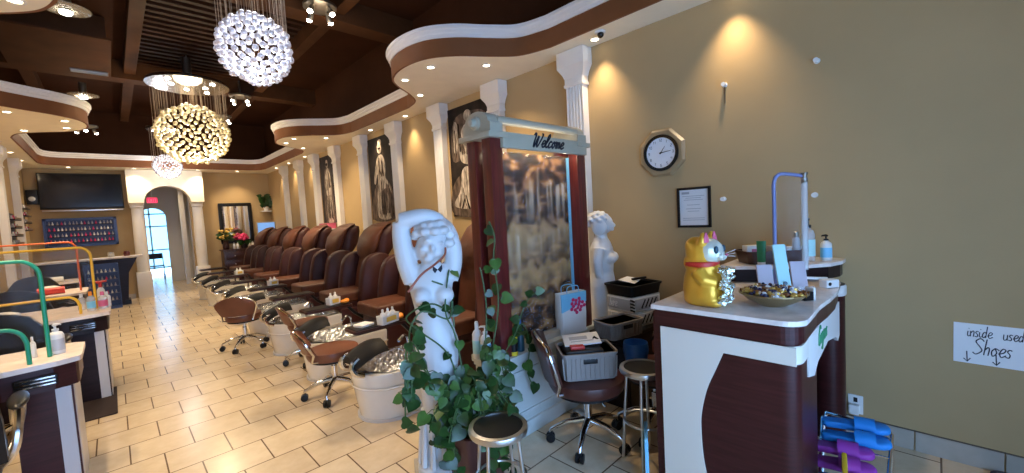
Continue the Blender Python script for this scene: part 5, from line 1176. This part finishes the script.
MB().box((0, .005, .32), (1.14, .02, .64)).build('back_panel', 'rack_blue', t)
fr = MB()
for c_, d_ in (((0, -.05, .615), (1.14, .10, .05)), ((0, -.05, .025), (1.14, .10, .05)), ((-.545, -.05, .32), (.05, .10, .64)), ((.545, -.05, .32), (.05, .10, .64))): fr.box(c_, d_)
fr.build('frame', 'rack_blue', t, smooth=False)
for k in range(4): MB().box((0, -.04, .10 + .13 * k), (1.04, .07, .012)).build('shelf', 'ebony', t)
for k in range(4):
    for j in range(17): polish_bottle((-.47 - .48 + .06 * j + random.uniform(-.008, .008), YB - .06, 1.32 + .107 + .13 * k), 'nail polish bottle on the %s shelf of the navy wall display' % ['lowest', 'second lowest', 'second highest', 'highest'][k], 'polish bottles in the navy wall display, row %s' % ORD[k])
for k, (y, z0, n) in enumerate(((11.0, 1.45, 4), (12.35, 1.70, 4))):
    t = thing('bottle_shelf', 'stepped dark bottle shelf on the nail table wall, %s' % ('closer to the street' if k == 0 else 'next to the television wall'), 'shelf', (XL + .06, y, z0), 0, 'bottle shelves on the nail table wall')
    MB().box((-.045, 0, .28), (.02, .62, .56)).build('back_panel', 'ebony', t)
    for j in range(n):
        MB().box((0, 0, .02 + .14 * j), (.10, .66, .015)).build('shelf', 'ebony', t); MB().box((.05, 0, .045 + .14 * j), (.006, .66, .03)).build('shelf_lip', 'bowl_wood', t)
        for i_ in range(7): polish_bottle((XL + .06, y - .27 + .09 * i_, z0 + .029 + .14 * j), 'nail polish bottle on the stepped shelf %s, %s board' % ('closer to the street' if k == 0 else 'next to the television wall', ORD[j]), 'polish bottles on stepped shelf %s board %s' % (ORD[k], ORD[j]))
t = thing('bar_counter', 'dark reception bar with slanted end below the television', 'bar counter', (-.36, 12.55, 0))
MB().prism([(-.80, 0), (.50, 0), (.56, .70), (.72, 1.02), (-.80, 1.02)], -.18, .22, 'y').build('body', 'ebony', t, smooth=False)
MB().box((-.02, .01, 1.04), (1.66, .52, .04), bev=.006).build('countertop', 'counter', t)
MB().box((.50, .02, .05), (.1, .42, .10)).build('kick_board', 'black', t)
for k, (x, m, lb) in enumerate(((-.05, 'clear_plastic', 'clear glass jar standing on the dark bar below the television'), (.20, 'cherry', 'small dark red cup standing on the bar near the arch'))):
    t = thing('glass_jar', lb, 'jar', (x, 12.5, 1.061)); MB().lathe([(.05, 0), (.055, .01), (.055, .08), (.045, .09)], n=18).build('jar_body', m, t); MB().lathe([(.047, .09), (.047, .105), (.01, .11)], n=18).build('lid', 'steel' if k == 0 else 'cherry', t)
t = thing('polish_tower', 'navy free-standing polish rack in front of the dark bar', 'display rack', (-.22, 12.12, 0))
MB().box((0, .05, .48), (.52, .03, .94)).box((0, 0, .03), (.52, .24, .06)).build('back_panel', 'rack_blue', t, smooth=False)
for s in (-1, 1): MB().box((s * .25, 0, .48), (.02, .16, .90)).build('side_panel', 'rack_blue', t)
for k in range(5): MB().box((0, -.01, .16 + .15 * k), (.48, .09, .012)).build('shelf', 'rack_blue', t)
for k in range(5):
    for j in range(7): polish_bottle((-.22 - .19 + .063 * j, 12.10, .167 + .15 * k), 'nail polish bottle in the navy floor rack, %s shelf up' % ORD[k], 'polish bottles in the floor rack, shelf %s' % ORD[k])
t = thing('drawer_cabinet', 'dark cherry drawer cabinet at the end wall under the mirror', 'cabinet', (2.46, YB - .27, 0))
MB().box((0, 0, .48), (.86, .44, .94), bev=.006).build('carcass', 'cherry_dark', t); MB().box((0, -.01, .97), (.92, .50, .035), bev=.006).build('top', 'cherry_dark', t)
for k in range(4):
    d_ = MB().box((0, -.225, .17 + .215 * k), (.78, .02, .19), bev=.005).build('drawer', 'cherry_dark', t)
    for s in (-.2, .2): MB().lathe([(.008, 0), (.016, .02), (.01, .028)], n=12, c=(s, -.235, .17 + .215 * k), mtx=Matrix.Rotation(PI / 2, 4, 'X')).build('knob', 'steel', d_)
t = thing('wall_mirror', 'rectangular black framed mirror on the end wall above the cabinet', 'mirror', (2.45, YB - .02, 1.67))
fr = MB()
for c_, d_ in (((0, 0, .50), (.76, .04, .09)), ((0, 0, -.50), (.76, .04, .09)), ((-.34, 0, 0), (.09, .04, 1.0)), ((.34, 0, 0), (.09, .04, 1.0))): fr.box(c_, d_, bev=.008)
fr.build('frame', 'black', t); MB().box((0, .006, 0), (.62, .006, .94)).build('glass', 'mirror', t)
CT = .989
t = thing('flower_vase', 'dark vase of yellow flowers and leaves beside the mirror', 'vase', (2.12, YB - .30, CT))
MB().lathe([(.06, 0), (.08, .05), (.06, .16), (.05, .22), (.06, .24)], n=18).build('vase', 'cherry_dark', t)
b = MB(); fo = MB(); rng = random.Random(5)
for k in range(16): a = rng.uniform(0, 6.28); rr = rng.uniform(.05, .22); p = V(rr * math.cos(a), rr * .6 * math.sin(a), rng.uniform(.30, .55)); fo.tube([(0, 0, .22), p * .6 + V(0, 0, .1), p], .004, 4); MB().ell(p, (.035, .035, .03), u=8, v=6).build('flower_head', 'petal_yellow', t)
for k in range(26): a = rng.uniform(0, 6.28); p = V(.1 * math.cos(a), .07 * math.sin(a), rng.uniform(.24, .42)); leaf_into(fo, p, V(math.cos(a), math.sin(a), .2), V(-.3 * math.cos(a), -1, .6), .12)
fo.build('greenery', 'leaf', t)
t = thing('pink_flowers', 'bunch of bright pink flowers in a dark pot before the mirror', 'vase', (2.52, YB - .36, CT)); MB().lathe([(.07, 0), (.09, .10), (.085, .12)], n=18).build('pot', 'ebony', t); b = MB()
for k in range(18): a = k * 2.4; rr = .10 * math.sqrt(k / 18); MB().ell((rr * math.cos(a), rr * math.sin(a), .22 + .12 * (1 - k / 18) + .02 * (k % 3)), (.04, .04, .04), u=8, v=6).build('flower_head', 'floral_pink', t)
fo = MB()
for k in range(14): a = k * .45; leaf_into(fo, V(.05 * math.cos(a), .05 * math.sin(a), .12), V(math.cos(a), math.sin(a), .7), V(0, -1, .5), .14)
fo.build('greenery', 'leaf', t)
for k, x in enumerate((2.28, 2.36, 2.62, 2.70)): bottle('lotion_bottle', '%s white bottle along the cabinet top under the mirror' % ORD[k], (x, YB - .42, CT), .03, .17, 'white', 'steel', 'bottles on the cabinet under the mirror')
t = thing('computer_desk', 'small white desk in the end corner behind the last spa chair', 'desk', (3.11, YB - .32, 0)); MB().box((0, 0, 1.04), (.36, .50, .04), bev=.004).build('top', 'white', t)
for sx in (-1, 1):
    for sy in (-1, 1): MB().box((sx * .15, sy * .2, .51), (.05, .05, 1.02)).build('leg', 'white', t)
t = thing('computer_monitor', 'computer monitor showing a blue picture above the last spa chairs', 'monitor', (3.08, YB - .34, 1.061), .1)
MB().box((0, 0, .44), (.46, .03, .32), bev=.006).build('bezel', 'zebra_grey', t); MB().box((0, -.017, .44), (.42, .004, .27)).build('screen', 'monitor_on', t); MB().lathe([(.11, 0), (.10, .012), (.02, .02), (.02, .30)], n=18).build('stand', 'black', t); MB().ell((0, -.018, .36), (.09, .004, .06)).build('screen_picture', 'black', t)
t = thing('wall_plant', 'small potted green plant high in the end corner above the monitor', 'plant', (3.17, YB - .13, 1.98)); MB().box((0, 0, -.02), (.24, .22, .025)).build('shelf', 'white', t); MB().lathe([(.05, -.005), (.065, .10)], n=16).build('pot', 'white', t); fo = MB()
for k in range(40): a = k * 2.4; rr = .02 + .10 * (k / 40); leaf_into(fo, V(rr * math.cos(a), rr * .7 * math.sin(a), .10 + .30 * random.random()), V(math.cos(a), .6 * math.sin(a), .5), V(0, -1, .4), .11)
fo.tube([(0, 0, .08), (0, 0, .38)], .008, 5); fo.build('foliage', 'leaf', t)
t = thing('pink_box', 'pink box lying on the wall ledge behind the spa chairs', 'box', (3.20, 8.75, 1.42)); MB().box((0, 0, .05), (.16, .50, .10), bev=.008).build('carton', 'pink', t); MB().box((0, 0, .105), (.165, .505, .012), bev=.004).build('lid', 'pink', t); MB().box((.02, 0, -.012), (.19, .56, .024)).build('ledge', 'column', t)

# ------------------------------------------------------------------ nail tables with their screens, bottles and chairs
def nail_table(label, xr, y, dp, dark, top_z=.79):
    t = thing('nail_table', label, 'table', (xr, y, 0), 0, 'nail tables along the wall')   # origin: outer corner on the street side
    xl = XL + .06 - xr
    o_ = [(xl, .0), (-.30, .0), (-.10, .03), (-.01, .07), (0, .11), (0, dp - .05), (-.05, dp), (xl, dp)]
    MB().prism(o_, top_z, top_z + .03, 'z').build('tabletop', 'tabletop', t, smooth=False)
    MB().prism([(p[0] + (0 if p[0] < -.5 else -.02), p[1] + (.02 if p[1] < .2 else -.02)) for p in o_], top_z - .14, top_z - .001, 'z').build('apron', dark, t, smooth=False)
    MB().box((-.17, dp / 2 + .02, (top_z - .14) / 2), (.24, dp - .10, top_z - .141)).build('pedestal', dark, t)
    MB().prism([(-.125, .068), (-.06, .068), (-.045, .10), (-.045, dp - .05), (-.06, dp - .04), (-.125, .09)], 0.002, top_z - .142, 'z').build('corner_strip', 'strip_grey', t, smooth=False)
    MB().box((xl + .25, dp / 2, (top_z - .14) / 2), (.40, dp - .10, top_z - .142)).build('drawer_unit', dark, t)
    v_ = MB().box((-.19, .024, top_z - .07), (.17, .03, .06), bev=.006).build('vent_slot', 'black', t)
    s_ = MB()
    for k in range(3): s_.box((-.19, .006, top_z - .088 + .02 * k), (.155, .012, .008))
    s_.build('louvre', 'chrome', v_)
    return t
TBL = [(-.195, 3.60, .56, 'maroon', 'maroon nail table with white top, first from the street'), (-.07, 5.42, .90, 'ebony', 'dark nail table with white top, second from the street'), (-.30, 7.70, .80, 'ebony', 'dark nail table with white top, third from the street'), (-.45, 9.80, .70, 'ebony', 'dark nail table with white top, fourth from the street')]
for a in TBL: nail_table(a[4], *a[:4])
def guard(label, x1, y, z0, h, m, x0=XL + .15, group='nail table screens'):
    t = thing('sneeze_guard', label, 'sneeze guard', (0, y, z0), 0, group)
    MB().tube(catmull([(x1, 0, 0), (x1, 0, h * .5), (x1, 0, h - .10), (x1 - .015, 0, h - .045), (x1 - .05, 0, h - .01), (x1 - .11, 0, h), (x1 - .4, 0, h), (x0, 0, h)], 6) + [Vector((x0, 0, 0))], .011, 10).build('frame', m, t)
    MB().box(((x0 + x1) / 2, 0, h * .56), (x1 - x0 - .03, .004, h * .80)).build('acrylic_panel', 'plexi', t)
    return t
ZT = .821
guard('tall green tube framed clear screen on the first nail table', -.335, 3.80, ZT, .60, 'green_tube')
guard('low green tube framed clear screen in front of the tall green one', -.405, 3.68, ZT, .22, 'green_tube', XL + .3)
guard('tall yellow tube framed clear screen on the second nail table', -.17, 5.85, ZT, .62, 'yellow_tube')
guard('low yellow tube framed clear screen on the second nail table', -.27, 5.62, ZT, .17, 'yellow_tube', XL + .3)
guard('orange tube framed clear screen on the third nail table', -.36, 8.05, ZT, .66, 'orange_tube')
pump_bottle('pump_bottle', 'white pump bottle behind the green frame of the first nail table', (-.305, 3.86, ZT), 1.0, .036, .19, 'white', 'strip_grey', None, 'white')
bottle('polish_remover', 'slim white bottle standing between the two green frames on the first nail table', (-.405, 3.87, ZT), .014, .13, 'white', 'white')
for k, (x, y, h_, r_, m, cm, lb) in enumerate(((-.20, 5.72, .19, .032, 'clear_plastic', 'orange', 'clear bottle with orange cap on the second nail table'), (-.12, 5.78, .17, .036, 'clear_plastic', 'pink', 'clear bottle with pink liquid on the second nail table corner'), (-.13, 5.98, .25, .030, 'white', 'red', 'white spray bottle with red trigger on the second nail table'), (-.27, 5.90, .16, .03, 'clear_plastic', 'white', 'clear bottle with white cap inside the yellow screen'), (-.09, 5.92, .15, .028, 'white', 'white', 'short white jar bottle behind the pink liquid bottle'))):
    t = bottle('cleaner_bottle' if k != 2 else 'spray_bottle', lb, (x, y, ZT), r_, h_, m, cm, None, 'pink' if k == 1 else ('lightblue' if k == 0 else None))
    if k == 2: MB().tube([(.0, 0, h_ * .97), (-.03, 0, h_ * 1.0), (.05, 0, h_ * 1.02)], [.012, .014, .010], 8).build('trigger', 'red', t)
for k, (x, y, m, lb) in enumerate(((-.62, 7.95, 'red', 'red towel roll on the third nail table'), (-.75, 10.0, 'white', 'white towel roll on the fourth nail table'), (-.95, 5.95, 'floral_pink', 'pink towel roll on the second nail table by the wall'))):
    o = MB().tube([(-.12, 0, .045), (.12, 0, .045)], .045, 16).build('towel_roll', m); o.location = (x, y, ZT); tag(o, lb, 'towel')
o = MB().prism(rrect(.25, .85, .015), 0, .012, 'z').build('rubber_mat', 'rubber_mat'); o.location = (-.215, 5.36, .001); tag(o, 'dark rubber floor mat at the foot of the second nail table', 'mat')
# small paper towel box etc. on tables
for k, (x, y, lb) in enumerate(((-.75, 5.75, 'second'), (-.65, 8.2, 'third'))):
    t = thing('nail_lamp', 'white curved nail drying lamp on the %s nail table' % lb, 'lamp', (x, y, ZT)); MB().lathe([(.11, 0), (.12, .02), (.10, .07), (.05, .09)], n=22, sy=.8).build('housing', 'white', t); MB().box((0, -.085, .03), (.12, .02, .04)).build('opening', 'black', t)
def wait_chair(label, loc, rz, arms=True):
    t = thing('client_chair', label, 'chair', loc, rz, 'black nail table chairs')      # faces +y
    MB().box((0, 0, .45), (.50, .48, .10), bev=.035, seg=3).build('seat', 'black', t)
    rows = []
    for j in range(8):
        v = j / 7; z = .50 + .52 * v; wd = .26 * math.cos(max(0, v - .45) * 1.75) + .02; 
        rg = [(wd * (k / 8 * 2 - 1), -.24 - .08 * v + .05 * (k / 8 * 2 - 1) ** 2, z - .05 * v * (k / 8 * 2 - 1) ** 2) for k in range(9)]
        rows.append(rg + [(p[0], p[1] - .06, p[2]) for p in rg[::-1]])
    MB().loft(rows).build('backrest', 'black', t, ang=60)
    MB().lathe([(.03, .08), (.03, .40)], n=14).build('gas_lift', 'chrome', t)
    for k in range(5): a = 2 * PI * k / 5; lg_ = MB().tube([(0, 0, .10), (.26 * math.cos(a), .26 * math.sin(a), .06)], [.026, .014], 8).build('base_arm', 'chrome', t); MB().lathe([(.028, -.015), (.028, .015)], n=14, c=(.26 * math.cos(a), .26 * math.sin(a), .029), mtx=Matrix.Rotation(a, 4, 'Z') @ Matrix.Rotation(PI / 2, 4, 'X')).build('caster', 'black', lg_)
    if arms:
        for s in (-1, 1):
            ar = MB().tube(catmull([(s * .22, -.10, .42), (s * .29, -.14, .50), (s * .315, -.12, .62), (s * .315, .02, .685), (s * .315, .15, .68), (s * .31, .17, .60), (s * .27, .05, .46), (s * .22, .04, .42)], 5), .018, 8).build('armrest', 'steel', t)
            MB().ell((s * .315, .03, .715), (.04, .17, .024)).build('arm_pad', 'black', ar)
    return t
wait_chair('black chair with silver looped armrest pushed up to the first nail table', (-.735, 3.30, 0), .06)
wait_chair('black round-backed chair between the first and second nail tables', (-.66, 5.02, 0), .0)
wait_chair('black round-backed chair between the second and third nail tables', (-.80, 7.05, 0), .0)
wait_chair('black round-backed chair between the third and fourth nail tables', (-.85, 9.2, 0), .0)
